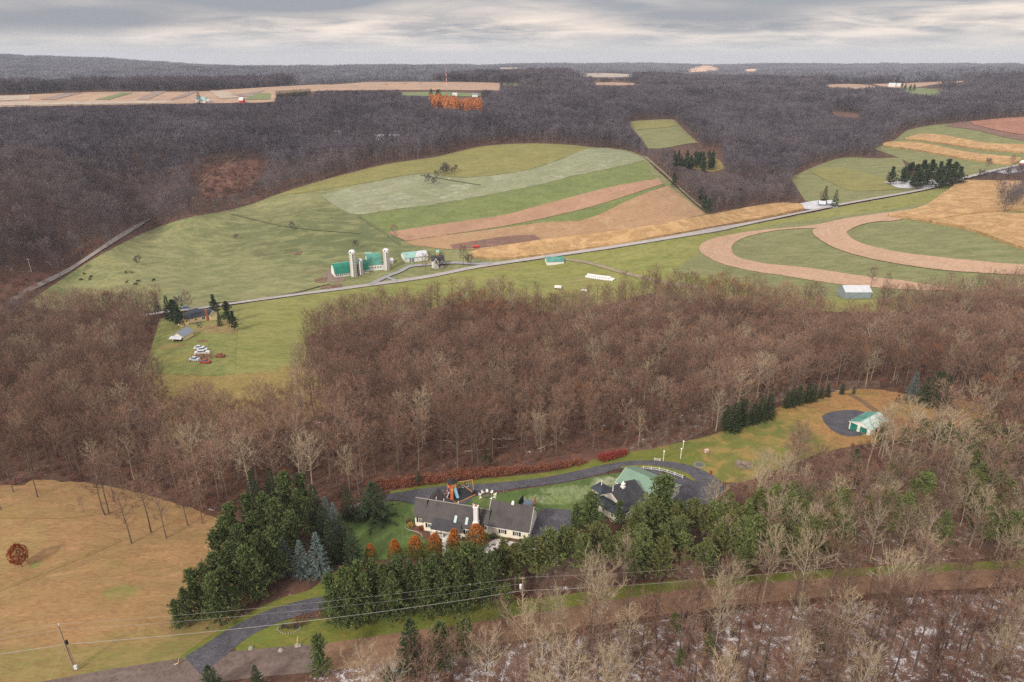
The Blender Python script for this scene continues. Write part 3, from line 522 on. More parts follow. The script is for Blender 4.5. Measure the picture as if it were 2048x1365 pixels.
def pine(seed, h, cr, clear=.22, whorl=.85, nb=5, nt=10, L=.62, w_=.24, dens=1.0, irr=.35):
    r_ = random.Random(seed); tr, cw = MB(), MB(); pts = [Vector((r_.gauss(0, .012*h)*i*.4, r_.gauss(0, .012*h)*i*.4, h*.98*i/4)) for i in range(5)]
    br = .014*h; limb(tr, pts, [br*1.2, br*.85, br*.6, br*.35, br*.08], 6); z = clear*h
    while z < h*.97:
        q = (z/h-clear)/(1-clear); prof = (1-q)**.62*(.78+.4*math.sin(q*9+seed)) if q > .18 else .72+q*1.2; n_ = nb+(r_.random() < .4)
        p0 = pts[min(int(z/h/.98*4), 3)].lerp(pts[min(int(z/h/.98*4), 3)+1], (z/h/.98*4) % 1)
        for k in range(n_):
            az = 6.283*k/n_+z*1.7+r_.uniform(-.35, .35); l_ = cr*prof*r_.uniform(1-irr, 1+irr*.7)+.25; el = R(r_.uniform(2, 20)+q*38)
            d = Vector((math.cos(az)*math.cos(el), math.sin(az)*math.cos(el), math.sin(el))); p2 = p0+d*l_
            limb(tr, [p0, p2], [br*.28*(1-.6*q), .015], 3); m_ = max(3, int(nt*dens*(.35+.65*l_/cr)))
            for m in range(m_):
                u = .25+.8*((m+r_.random())/m_); sp = .10+.20*l_*u*.6
                p = p0.lerp(p2, u)+Vector((r_.gauss(0, sp), r_.gauss(0, sp), r_.gauss(.08, .16))); tuft(cw, p, r_, L, w_, 6, .5, d)
        z += whorl*r_.uniform(.8, 1.2)*(1-.35*q)
    tuft(cw, Vector(pts[-1]), r_, L*.9, w_, 6, 1.2); return tr, cw
def spruce(seed, h, cr, whorl=.42, nb=9, w_=.20, clear=.03, droop=.12, L=.5, conv=.9):
    r_ = random.Random(seed); tr, cw = MB(), MB(); limb(tr, [Vector((0, 0, 0)), Vector((0, 0, h*.5)), Vector((0, 0, h*.97))], [.016*h, .010*h, .01], 6); z = clear*h
    while z < h*.98:
        q = (z/h-clear)/(1-clear); l0 = cr*(1-q)**conv*r_.uniform(.86, 1.1)+.08
        n_ = max(4, int(nb*(.45+.55*(1-q))))
        for k in range(n_):
            az = 6.283*k/n_+r_.uniform(-.3, .3)+z*2.1; l_ = l0*r_.uniform(.8, 1.15); dr = -droop+q*.5
            d = Vector((math.cos(az), math.sin(az), dr)).normalized(); sd_ = Vector((-math.sin(az), math.cos(az), 0)); p0 = Vector((0, 0, z))
            m_ = max(2, int(l_/.33))
            for m in range(m_):
                u = .18+.82*(m+1)/m_; p = p0+d*l_*u+Vector((0, 0, -.10*l_*u*u+.05))
                for s_ in (-1, 1, 0): twig(cw, p-d*.1, (d*.8+sd_*s_*.75+rnd(r_, .18)+Vector((0, 0, .08))).normalized(), L*(1-.35*q)*r_.uniform(.8, 1.2), w_, r_)
        z += whorl*(1-.45*q)*max(.6, h/9)
    return tr, cw
def oval_tree(seed, h, cr, n=650, L=.30, w_=.17, base=.12, cone=0):
    r_ = random.Random(seed); tr, cw = MB(), MB(); limb(tr, [Vector((0, 0, 0)), Vector((0, 0, h*.5)), Vector((0, 0, h*.93))], [.018*h, .012*h, .01], 6)
    for i in range(n):
        q = r_.random(); z = h*(base+(1-base)*q); rad = cr*(((1-q)**.5*min(1, .55+q*2.2)*1.1) if cone else math.sin(math.pi*min(1, (q*.88+.14)))**.7)*r_.uniform(.3, 1.15)**.5; az = r_.uniform(0, 6.283)
        if i % 12 == 0: limb(tr, [Vector((0, 0, z*.8)), Vector((rad*math.cos(az)*.9, rad*math.sin(az)*.9, z))], [.03, .008], 3)
        tuft(cw, Vector((rad*math.cos(az), rad*math.sin(az), z)), r_, L, w_, 4, .4, Vector((math.cos(az), math.sin(az), .2)))
    return tr, cw
def shrub(seed, h, cr, n=60, nt=6, tw=.03, leaf=0):
    r_ = random.Random(seed); mb = MB()
    for i in range(n):
        az = r_.uniform(0, 6.283); rad = cr*math.sqrt(r_.random()); e = Vector((rad*math.cos(az), rad*math.sin(az), h*(1-.45*(rad/cr)**2)*r_.uniform(.7, 1.05))); b_ = Vector((rad*.35*math.cos(az), rad*.35*math.sin(az), 0))
        limb(mb, [b_, b_.lerp(e, .55)+Vector((0, 0, .1)), e], [tw*.7, tw*.5, tw*.2], 3); d = (e-b_).normalized()
        for m in range(nt): twig(mb, b_.lerp(e, r_.uniform(.3, 1)), (d+rnd(r_, .35)).normalized(), h*.28*r_.uniform(.6, 1.2), tw*1.3, r_)
        if leaf: tuft(mb, e, r_, .22, .12, leaf, .3)
    return mb

def bark(name, a, b_, spread=.55):
    """bark and twig colour, a little different on every tree"""
    def bd(t, bs):
        oi = t.new('ShaderNodeObjectInfo'); geo = t.new('ShaderNodeNewGeometry').outputs['Position']; c_ = t.mix(oi.outputs['Random'], a, b_)
        r2 = t.math('FRACT', t.math('MULTIPLY', oi.outputs['Random'], 17.31)); c_ = t.mix(t.math('MULTIPLY', r2, spread), c_, mul(a, .45))
        c_ = t.mix(t.ramp(t.noise(geo, .018, 3, .6), .42, .62), c_, t.mix(.5, c_, mul(b_, 1.25)))
        return t.mix(t.ramp(t.noise(geo, 1.4, 3), .35, .65), t.mix(.25, c_, (.03, .025, .02)), c_)
    return pmat(name, bd, .95)
def needles(name, a, b_, hi=None, var=.5):
    def bd(t, bs):
        oi = t.new('ShaderNodeObjectInfo'); geo = t.new('ShaderNodeNewGeometry').outputs['Position']
        c_ = t.mix(t.ramp(t.noise(geo, .9, 3, .6), .36, .64), a, b_); c_ = t.mix(t.math('MULTIPLY', oi.outputs['Random'], var), c_, mul(a, .62))
        if hi: c_ = t.mix(t.ramp(t.noise(geo, 2.6, 2), .56, .70), c_, hi)  # hi paints lighter highlights into the crown colour, scattered by noise
        bs.inputs['Subsurface Weight'].default_value = 0
        return c_
    return pmat(name, bd, .75)
M_bk_brown = bark('brown_bark', (.10, .07, .058), (.22, .17, .135)); M_tw_brown = bark('reddish_twigs', (.19, .082, .055), (.34, .215, .15), .75)
M_bk_pale = bark('pale_bark', (.32, .265, .19), (.45, .38, .28), .35); M_tw_pale = bark('pale_twigs', (.27, .20, .13), (.40, .315, .21), .45)
M_bk_grey = bark('grey_bark', (.10, .09, .10), (.19, .175, .185)); M_tw_grey = bark('grey_twigs', (.062, .054, .076), (.165, .142, .168), .6)
M_tw_rust = bark('rust_leaved_twigs', (.32, .12, .05), (.36, .17, .08))
M_bk_dark = bark('dark_bark', (.085, .065, .055), (.13, .10, .085))
M_pine = needles('pine_needles', (.060, .090, .032), (.13, .17, .055), (.22, .25, .09)); M_pine2 = needles('yellowish_pine_needles', (.085, .105, .030), (.15, .15, .05), (.21, .18, .07))
M_spr = needles('spruce_needles', (.030, .048, .022), (.055, .080, .034)); M_blue = needles('blue_spruce_needles', (.075, .115, .105), (.14, .185, .18), (.22, .27, .27), .3)
M_dpine = needles('dark_far_pine_needles', (.030, .052, .024), (.055, .080, .034)); M_larch = needles('orange_larch_needles', (.60, .22, .075), (.72, .33, .13), None, .4)
M_redleaf = needles('red_maple_leaves', (.26, .055, .018), (.36, .10, .03)); M_hedge = needles('red_hedge_twigs', (.24, .075, .045), (.30, .13, .075), (.38, .22, .15))
M_hedge2 = needles('deep_red_hedge_twigs', (.30, .050, .038), (.35, .085, .055)); M_yleaf = needles('last_yellow_leaves', (.50, .28, .06), (.58, .36, .10))
def turncol(t, bs):
    geo = t.new('ShaderNodeNewGeometry').outputs['Position']; tc_ = t.new('ShaderNodeTexCoord'); sp = t.new('ShaderNodeSeparateXYZ'); t.l.new(tc_.outputs['Generated'], sp.inputs[0])
    k = t.math('ADD', sp.outputs[2], t.math('MULTIPLY', t.math('SUBTRACT', t.noise(geo, .8, 3), .5), .9)); c_ = t.mix(t.ramp(k, .36, .78), (.085, .10, .020), (.44, .13, .022))
    return t.mix(t.ramp(t.noise(geo, 2.2, 3), .5, .7), c_, (.30, .17, .035))
M_turn = pmat('turning_leaves', turncol, .8)
M_brush = bark('brown_undergrowth', (.13, .068, .05), (.22, .125, .085), .6); M_redbrush = bark('red_undergrowth', (.26, .10, .075), (.22, .11, .08), .4)

SPEC = {}
def species(key, gens, tm, cm):
    SPEC[key] = []
    for tr, cw in gens:
        SPEC[key].append((tr.mesh(key+'_trunk', tm) if tr.v else None, cw.mesh(key+'_crown', cm)))
species('bare_near', [bare_tree(i, 15, 4.3+.35*(i % 3), (.36, .45, .52)[i % 3], 24, 6, 7, .045, 1.1) for i in range(5)], M_bk_brown, M_tw_brown)
SPEC['pale_near'] = []
for i in range(4):
    tr, cw = bare_tree(30+i, 15, 4.3+.4*i, (.34, .42)[i % 2], 26, 6, 6, .045, 1.15, .98, thick=.0088); SPEC['pale_near'].append((tr.mesh('pale_trunk', M_bk_pale), cw.mesh('pale_crown', M_tw_pale)))
SPEC['rust_near'] = [(a, b.copy()) for a, b in SPEC['bare_near'][:2]]
for a, b in SPEC['rust_near']: b.materials[0] = M_tw_rust
SPEC['thin_near'] = []
for i in range(3):
    tr, cw = bare_tree(50+i, 16, 2.6, .5, 16, 5, 5, .045, 1.0); SPEC['thin_near'].append((tr.mesh('thin_trunk', M_bk_dark), cw.mesh('thin_crown', M_tw_brown)))
SPEC['yellow_near'] = []
for i in range(2):
    tr, cw = bare_tree(60+i, 15, 4.2, .36, 24, 6, 5, .05, 1.1); r_ = random.Random(i)
    SPEC['yellow_near'].append((tr.mesh('pale_trunk', M_bk_pale), cw.mesh('pale_crown', M_tw_pale)))
species('pine', [pine(i, 13, 3.3, .14, nt=11) for i in range(4)], M_bk_dark, M_pine)
M_opine = needles('olive_pine_needles', (.085, .115, .036), (.16, .185, .06), (.23, .235, .09))
species('thin_pine', [pine(20+i, 13, 2.6, .36, nt=9, dens=.9, irr=.5) for i in range(4)], M_bk_brown, M_opine)
SPEC['yellow_pine'] = [(a, b.copy()) for a, b in SPEC['thin_pine']]
for a, b in SPEC['yellow_pine']: b.materials[0] = M_pine2
species('spruce', [spruce(i, 9, 2.3, conv=.8) for i in range(3)], M_bk_dark, M_spr)
species('blue_spruce', [spruce(10+i, 9, 2.3, w_=.16, conv=.85) for i in range(2)], M_bk_dark, M_blue)
species('arbor', [spruce(20+i, 8, 1.9, conv=.42, droop=-.3, clear=.02) for i in range(3)], M_bk_dark, M_spr)
species('turning', [oval_tree(i, 6.3, 1.85+.15*i, 1000, base=.05, cone=1) for i in range(3)], M_bk_brown, M_turn)
species('red_maple', [oval_tree(9, 5.6, 1.7, 700, base=.24)], M_bk_brown, M_redleaf)
species('far_pine', [pine(40+i, 14, 3.9, .18, whorl=1.3, nb=5, nt=7, L=1.0, w_=.55) for i in range(3)], M_bk_dark, M_dpine)
species('far_spruce', [spruce(40+i, 13, 2.9, whorl=.8, nb=7, w_=.5, L=1.0) for i in range(2)], M_bk_dark, M_dpine)
species('larch', [oval_tree(50+i, 15, 3.2, 240, 1.5, .7, base=.1) for i in range(3)], M_bk_brown, M_larch)
species('orchard', [bare_tree(70+i, 6, 3.2, .25, 16, 6, 5, .15, .9, .7) for i in range(2)], M_bk_dark, M_tw_grey)
species('bare_mid', [bare_tree(80+i, 15, 4.6, .36, 20, 6, 6, .10, 1.3) for i in range(2)], M_bk_grey, M_tw_brown)

PLACED = []
def plant(key, px, py, h, label, cat='tree', group=None, top=False, name=None, wide=1.0, xy=None):
    vs = SPEC[key]; tm, cm = vs[rng.randrange(len(vs))]
    base_h = {'bare_near': 15, 'pale_near': 15, 'rust_near': 15, 'thin_near': 16, 'yellow_near': 15, 'pine': 13, 'thin_pine': 13, 'yellow_pine': 13, 'spruce': 9, 'blue_spruce': 9, 'arbor': 8, 'turning': 6.3, 'red_maple': 5.6, 'far_pine': 14, 'far_spruce': 13, 'larch': 15, 'orchard': 6, 'bare_mid': 15}[key]
    if xy is not None: p = Vector((xy[0], xy[1], hz(*xy)))
    elif top:
        p = G(px, py, h); p.z = hz(p.x, p.y)
    else: p = G(px, py)
    t = thing(name or {'bare_near': 'bare_tree', 'pale_near': 'bare_tree', 'rust_near': 'bare_tree', 'thin_near': 'bare_tree', 'yellow_near': 'bare_tree', 'pine': 'pine_tree', 'thin_pine': 'pine_tree', 'yellow_pine': 'pine_tree', 'spruce': 'spruce_tree', 'blue_spruce': 'blue_spruce', 'arbor': 'evergreen_tree', 'turning': 'columnar_tree', 'red_maple': 'maple_tree', 'far_pine': 'pine_tree', 'far_spruce': 'spruce_tree', 'larch': 'larch_tree', 'orchard': 'apple_tree', 'bare_mid': 'bare_tree'}[key], label, cat, (p.x, p.y, p.z-.1), rng.uniform(0, 6.28), group)
    s = h/base_h; t.scale = (s*wide*rng.uniform(.92, 1.08), s*wide*rng.uniform(.92, 1.08), s)
    if tm is not None: obj('trunk', tm, None, t)
    obj('crown', cm, None, t); PLACED.append((p.x, p.y)); return t

# ---- evergreens and other single trees, read off the photograph (px, py of the crown's top, height in metres)
g1 = 'evergreens in the clump left of the house'
for i, (x, y, h, k) in enumerate([(500,940,11,'spruce'),(536,934,10,'spruce'),(565,946,14,'pine'),(598,950,12,'pine'),(622,968,11,'spruce'),(590,982,13,'pine'),(488,990,13,'pine'),(520,986,13,'pine'),(547,1000,14,'pine'),(455,1010,12,'pine'),(440,1032,12,'pine'),(425,1062,11,'pine'),(470,1050,13,'pine'),(510,1062,13,'pine'),(541,1058,13,'pine'),(504,1028,13,'pine'),(575,1022,13,'pine'),(452,1088,13,'pine'),(428,1108,12,'pine'),(404,1128,12,'pine'),(380,1142,11,'pine'),(362,1178,9,'pine'),(420,1150,12,'pine'),(485,1095,13,'pine'),(500,1100,12,'pine'),(345,1200,7,'pine'),(440,1140,12,'pine'),(655,1040,11,'spruce'),(678,1028,11,'spruce'),(700,1052,10,'spruce'),(640,1010,11,'spruce')]):
    plant(k, x, y, h, ('dense green pine in the evergreen clump left of the house' if k == 'pine' else 'dark spruce at the back edge of the evergreen clump left of the house'), 'pine tree' if k == 'pine' else 'spruce', g1 if k == 'pine' else 'dark spruces of the evergreen clump', top=True)
for (x, y, h, l) in [(648,992,9,'blue spruce high in the clump beside the dark spruces, upper left one of its pair'),(664,1004,8,'blue spruce high in the clump beside the dark spruces, lower right one of its pair'),(562,1074,9,'leftmost of the three blue spruces above the curved driveway'),(596,1080,9,'middle of the three blue spruces above the curved driveway'),(629,1064,11,'tallest and rightmost of the three blue spruces above the curved driveway')]: plant('blue_spruce', x, y, h, l, 'spruce', top=True)
plant('spruce', 691, 972, 9, 'dark spruce just left of the broad round spruce by the lawn', 'spruce', top=True); plant('spruce', 743, 962, 10.5, 'broad dark spruce standing at the left end of the lawn', 'spruce', top=True, wide=1.8)
for i, (x, y, h) in enumerate([(655,1150,11),(683,1140,13),(712,1128,13),(740,1118,13),(764,1128,13),(793,1116,13),(820,1122,13),(842,1116,13),(868,1110,14),(897,1104,14),(930,1090,15),(958,1098,14),(982,1108,13),(668,1172,10),(726,1150,12),(782,1145,12),(850,1140,12),(915,1130,12),(700,1160,12),(880,1135,12)]):
    plant('pine', x, y, h, 'tall dense pine in the row between the house and the road', 'pine tree', 'row of pines between house and road', top=True, wide=rng.uniform(.8, 1.02))
g3 = 'open yellowish green pines right of the house'
for (x, y, h, k) in [(1005,1082,12,'y'),(1030,1088,12,'y'),(1052,1078,12,'g'),(1076,1074,12,'y'),(1100,1062,12,'g'),(1128,1056,11,'g'),(1145,1060,10,'y'),(1170,1072,11,'g'),(1195,1046,11,'y'),(1216,1060,10,'g'),(1240,1062,10,'g'),(1265,1040,10,'y'),(1285,1050,10,'g'),(1300,1000,12,'g'),(1390,996,9,'g'),(1412,1010,10,'y'),(1432,1002,11,'g'),(1462,992,11,'g'),(1478,1020,11,'y'),(1500,1002,12,'g'),(1446,1048,11,'y'),(1522,1030,12,'g'),(1502,1062,12,'g'),(1552,974,12,'g'),(1572,1008,12,'g'),(1592,962,12,'g'),(1622,972,11,'g'),(1612,1004,12,'y'),(1662,990,12,'g'),(1682,962,11,'y'),(1640,1030,11,'g'),(1560,1050,12,'g'),(1786,982,12,'g'),(1822,984,12,'g'),(1792,930,11,'y'),(1745,990,9,'y'),(1012,1168,8,'g'),(1355,1010,10,'y'),(1330,1050,10,'g'),(1370,1065,10,'g'),(1600,1060,11,'y'),(1700,1040,10,'g'),(1540,1000,10,'y'),(1415,1075,11,'g')]:
    plant('thin_pine' if k == 'g' else 'yellow_pine', x, y, h, ('slender green pine among bare trees right of the house' if k == 'g' else 'yellowing slender pine among bare trees right of the house'), 'pine tree', g3 if k == 'g' else 'yellowing pines right of the house', top=True, wide=1.3)
for (x, y, h) in [(1880,832,11),(1902,850,11),(1932,862,11),(1960,842,11),(1998,852,11),(2030,846,11),(1988,826,10),(1950,884,10),(1850,838,9),(2015,880,11),(1815,855,8),(1975,872,10),(1772,848,9)]: plant('thin_pine', x, y, h, 'slender green pine in the thicket behind the teal roofed shed', 'pine tree', 'pines behind the teal roofed shed', top=True, wide=1.25)
plant('pine', 1330, 957, 15, 'large round pine hiding the end of the green roofed garage', 'pine tree', top=True, wide=1.5); plant('pine', 1362, 1000, 10, 'lower pine leaning against the large round pine', 'pine tree', top=True)
plant('pine', 1183, 986, 10.5, 'dense dark pine in front of the small cottage', 'pine tree', top=True, wide=1.45); plant('pine', 1153, 1008, 8, 'dark pine between the main house and the cottage', 'pine tree', top=True); plant('pine', 1240, 1003, 7, 'small pine close to the right wall of the cottage', 'pine tree', top=True)
for i in range(46):
    x = rng.uniform(1270, 2040); y = rng.uniform(985, 1085)-(x-1270)*.085; q = rng.random(); plant('thin_pine' if q < .65 else 'yellow_pine', x, y, rng.uniform(8.5, 13), ('slender green pine' if q < .65 else 'yellowing slender pine')+' in the mixed wood above the dirt road', 'pine tree', ('green' if q < .65 else 'yellowing')+' pines above the dirt road', top=True, wide=1.3)
for (x, y, h) in [(845,1362,9),(872,1362,10),(905,1358,10),(938,1352,9),(972,1345,10),(1003,1340,10),(820,1364,7)]: plant('bare_near', x, y, h, 'bare dark tree of the roadside thicket at the bottom edge', 'tree', 'bare trees of the roadside thicket')
plant('spruce', 1716, 897, 9, 'single dark conical evergreen among pale bare trees', 'spruce', top=True, wide=1.2)
plant('pine', 632, 1272, 9.5, 'round pine standing alone beside the road', 'pine tree', top=True); plant('spruce', 413, 1330, 7, 'evergreen top at the bottom edge below the driveway mouth', 'spruce', top=True, wide=1.25); plant('spruce', 507, 1330, 6, 'smaller evergreen top at the bottom edge below the driveway mouth', 'spruce', top=True)
plant('spruce', 818, 1236, 12, 'dark conical evergreen at the left of the roadside thicket', 'spruce', top=True, wide=1.1); plant('pine', 878, 1246, 11, 'dark pine behind the dark conical evergreen by the road', 'pine tree', top=True); plant('thin_pine', 928, 1240, 11, 'open green pine at the right of the roadside thicket', 'pine tree', top=True, wide=1.3); plant('spruce', 775, 1328, 4, 'low evergreen beside the snow at the bottom edge', 'spruce', top=True)
for (x, y, h, l) in [(1352,1225,7,'small pine at the roadside below the dirt road'),(1420,1268,6,'small pine in the snow between thin trunks'),(1646,1262,6,'small green pine standing in snowy thicket, right of the others'),(1362,1300,5,'smallest pine in the snow at the bottom edge')]: plant('thin_pine', x, y, h, l, 'pine tree', top=True, wide=1.2)
for i, (x, y, h) in enumerate([(1450,860,8),(1466,864,9.5),(1482,852,9),(1505,848,7),(1520,843,8),(1536,838,8.5),(1572,816,6),(1582,814,6.5),(1595,810,7),(1614,806,7),(1626,803,6),(1641,797,4.5),(1654,794,4.5)]): plant('arbor', x, y, h, 'dark full evergreen in the row along the back lawn', 'evergreen', 'row of dark evergreens along the back lawn', wide=1.05)
plant('arbor', 1683, 789, 4, 'small evergreen past the far end of the evergreen row', 'evergreen'); plant('spruce', 1707, 788, 3, 'thin young evergreen at the wood edge beside the mown track', 'evergreen')
plant('blue_spruce', 1822, 800, 10, 'pale blue spruce left of the dark spruce group', 'spruce')
for (x, y, h) in [(1845,806,9),(1862,812,12),(1886,812,10.5),(1873,806,11)]: plant('spruce', x, y, h, 'large dark spruce in the tight group on the back lawn', 'spruce', 'tight group of dark spruces on the back lawn', wide=1.1)
for (x, y, h) in [(1795,804,2.8),(1811,807,2.2),(1835,811,2.2),(1855,817,2.2),(1874,823,2.4),(1893,822,2.0),(1906,821,3.2)]: plant('spruce', x, y, h, 'young low spruce planted in front of the dark spruce group', 'spruce', 'young spruces planted on the back lawn', wide=1.3)
plant('spruce', 838, 969, 4, 'small dark spruce at the hedge by the driveway', 'spruce', wide=1.2); plant('spruce', 972, 925, 3.5, 'small spruce behind the red hedge', 'spruce', wide=1.4)
for (x, y, h, l) in [(742,1118,4.6,'smallest and leftmost of the turning orange trees below the lawn'),(791,1120,6.2,'second turning orange tree from the left, below the lawn'),(832,1114,6.5,'third turning orange tree from the left, below the lawn'),(871,1112,7,'turning orange tree below the left end of the porch'),(909,1107,7.5,'turning orange tree below the right end of the porch'),(953,1100,8,'turning orange tree in front of the white chimney, rightmost of the row')]: plant('turning', x, y, h*.86, l, 'tree')
plant('red_maple', 44, 1134, 6, 'young tree with dark orange leaves in the tan field', 'tree')
for (x, y, h, k, l) in [(310,592,9,'far_spruce','small dark spruce at the tip of the left wood'),(329,590,13,'far_spruce','tallest dark spruce left of the yellow house'),(341,600,13,'far_pine','broad pine left of the yellow house'),(352,612,11,'far_pine','lower pine touching the dark end of the yellow house'),(424,591,11,'far_pine','dark pine between the yellow house and the valley road'),(449,603,11,'far_pine','thin pine behind the round dark tree right of the yellow house'),(435,622,8,'far_spruce','dark spruce at the right wall of the yellow house'),(463,624,9.5,'far_pine','round dark tree right of the yellow house'),(87,606,5,'far_spruce','small dark spruce at the pasture edge of the left wood'),(265,604,8,'far_spruce','dark spruce poking out at the top of the left wood'),(225,795,10,'thin_pine','single green pine inside the left wood'),(1552,577,10,'far_spruce','dark juniper left of the grey barn'),(1904,613,9,'far_spruce','dark evergreen in the wood right of the grey barn'),(1975,626,10,'far_spruce','dark evergreen deeper in the right wood'),(2028,634,9,'far_spruce','dark evergreen at the right edge of the middle wood'),(1654,371,13,'far_spruce','narrow dark spruce by the small white farmstead'),(1675,379,14,'far_spruce','dark cone shaped spruce beside the pale road')]: plant(k, x, y, h, l, 'pine tree' if 'pine' in k else 'spruce', top=True)
for (x, y, h) in [(1788,335,14),(1812,334,14),(1825,325,15),(1838,330,15),(1852,322,16),(1868,321,16),(1884,325,15),(1900,320,16),(1913,324,15),(1924,335,14),(1842,342,14),(1860,340,14),(1880,340,14),(1898,344,13),(1908,338,13),(1832,345,12)]: plant('far_pine', x, y, h*1.1, 'tall dark pine in the grove by the right hand road bend', 'pine tree', 'grove of pines at the road bend', top=True, wide=1.3)
plant('far_pine', 1886, 352, 11, 'pine standing at the roadside in front of the pine grove', 'pine tree', top=True); plant('rust_near', 1829, 345, 11, 'rust red leaved tree inside the pine grove', 'tree', top=True)
for i in range(34): x = rng.uniform(0, 1); plant('far_pine', 1350+80*x+rng.uniform(-5, 5), 297+rng.uniform(0, 22)+4*x, 12, 'dark pine in the grove below the ravine meadow', 'pine tree', 'pine grove below the ravine meadow', top=True)
for (x, y) in [(1520,345),(1532,340),(1545,336),(1556,340),(1568,345),(1578,352),(1528,352),(1405,368),(1412,385),(1420,392),(1482,370),(1350,340)]: plant('far_pine', x, y+6, 12, 'dark pine among bare trees above the corn strip', 'pine tree', 'pines in the wood above the corn strip', top=True)
for i in range(60): x = rng.uniform(0, 1); plant('larch', 862+98*x, 187+rng.uniform(-1, 11)+10*x, rng.uniform(11, 19), 'orange larch in the bright orange patch of the far woods', 'larch', 'orange larches on the far ridge', top=True)
for i in range(9): plant('far_spruce', 858+rng.uniform(0, 24), 176+rng.uniform(0, 5), 20, 'dark spruce standing over the orange larches', 'spruce', 'dark spruces over the larches', top=True)
for i in range(26): plant('far_spruce', 552+i*2.7, 181-.25*i*.6+rng.uniform(-1, 1), 15, 'dark conifer in the windbreak row on the plateau', 'conifer', 'windbreak conifers on the plateau', top=True)
plant('far_spruce', 395, 184, 17, 'single tall dark spruce beside the distant white farm', 'spruce', top=True, wide=1.5)
for (x, y) in [(1985,168),(1805,166),(1812,169),(1822,170),(1830,169),(1640,145),(1650,145),(1630,146),(480,262),(510,258),(640,275)]: plant('far_pine', x, y, 14, 'dark conifer standing out of the distant grey woods', 'conifer', 'conifers in the distant woods', top=True)
g6 = 'bare trees along the tan field edge'
for (x, y, h, l) in [(27,985,12,'bare tree second from the left in the tan field'),(75,995,12,'leaning bare tree standing clear at the back of the tan field'),(3,1021,9,'bare tree cut by the left edge of the photo'),(210,1031,14,'left trunk of the trio at the back of the tan field'),(218,1029,14,'middle trunk of the trio at the back of the tan field'),(227,1003,13,'rear trunk of the trio at the back of the tan field'),(263,1087,14,'pale branched tree nearest the path in the tan field'),(302,1065,14,'dark trunk tree behind the pale branched field tree'),(333,1077,13,'bare tree nearest the evergreen clump in the tan field'),(376,1051,12,'straight bare tree by the snowy gap left of the pines'),(405,1048,12,'bare tree touching the left side of the evergreens'),(323,985,12,'dark bare tree at the wood edge behind the tan field'),(167,1024,4,'tiny bare sapling in the tan field')]: plant('bare_near', x, y, h, l, 'tree', g6)
for (x, y, h) in [(856,370,8),(874,360,7),(884,352,7),(890,346,8),(896,348,7),(906,350,6),(868,372,6),(912,345,6),(890,352,7)]: plant('orchard', x, y, h, 'small bare tree of the hilltop cluster in the frosty field', 'tree', 'bare trees on the frosty hilltop')
for (x, y, h, l) in [(790,490,14,'bare tree standing where the pasture meets the stubble'),(585,462,6,'small bare tree on the cattle track'),(473,481,4,'round bare bush in the open pasture'),(277,532,6,'lone thorny bush above the black cattle'),(380,628,12,'large bare tree behind the yellow house'),(361,627,8,'slim bare tree beside the valley road near the yellow house'),(400,662,4,'flat topped bare tree behind the yellow house garden'),(851,547,12,'large bare tree left of the white farmhouse'),(880,543,8,'bare tree at the right corner of the white farmhouse'),(927,533,13,'round bare tree between farmhouse and corn'),(939,533,7,'thin bare tree beside the round tree near the corn'),(712,500,6,'reddish bare sapling between the silos'),(1741,577,12,'tall bare tree behind the grey barn'),(1771,584,10,'leaning bare tree right of the grey barn'),(1960,362,8,'bare roadside tree, left of the pair on the right hill'),(1983,366,7,'bare roadside tree, right of the pair on the right hill'),(1975,335,7,'bare tree where the road leaves the frame'),(2021,340,12,'bare tree by the brick and white silo'),(1640,408,9,'bare tree before the small white farmstead'),(1906,374,7,'pale bare tree in front of the pine grove')]: plant('bare_mid' if h > 8 else 'orchard', x, y, h, l, 'tree', name='bare_tree')
# the red hedge
HM = [shrub(i, 2.0, 1.7, 90, 8, .035, 3).mesh('hedge_shrub', M_hedge) for i in range(3)]; HM2 = [m_.copy() for m_ in HM]
for m_ in HM2: m_.materials[0] = M_hedge2
def shrubs(meshes, pts, name, label, cat, group, s0=1.0):
    for (x, y, s) in pts:
        p = G(x, y); o = bpy.data.objects.new(name, rng.choice(meshes)); COL.objects.link(o); o.location = (p.x, p.y, p.z-.05); o.rotation_euler = (0, 0, rng.uniform(0, 6)); o.scale = (s*s0,)*2+(s*s0*rng.uniform(.85, 1.15),); tag(o, label, cat, group)
hl = smoothp([(748,984),(790,977),(870,968),(930,961),(1000,952),(1060,946),(1120,938),(1170,928)], 46)
shrubs(HM, [(x, y-2, rng.uniform(.6, 1.15)) for x, y in hl], 'hedge_shrub', 'red twigged shrub in the long hedge behind the driveway', 'shrub', 'red shrubs of the driveway hedge')
hl = smoothp([(740,972),(800,965),(870,958),(960,944)], 16); shrubs(HM, [(x, y, rng.uniform(.7, 1)) for x, y in hl], 'hedge_shrub', 'red brown shrub in the back row of the driveway hedge', 'shrub', 'back row of the driveway hedge')
shrubs(HM2, [(1205,922,1.1),(1216,919,1.2),(1228,916,1.1),(1240,913,.9),(1248,910,.8)], 'hedge_shrub', 'bright red shrub in the clump at the right end of the hedge', 'shrub', 'bright red shrubs at the hedge end')

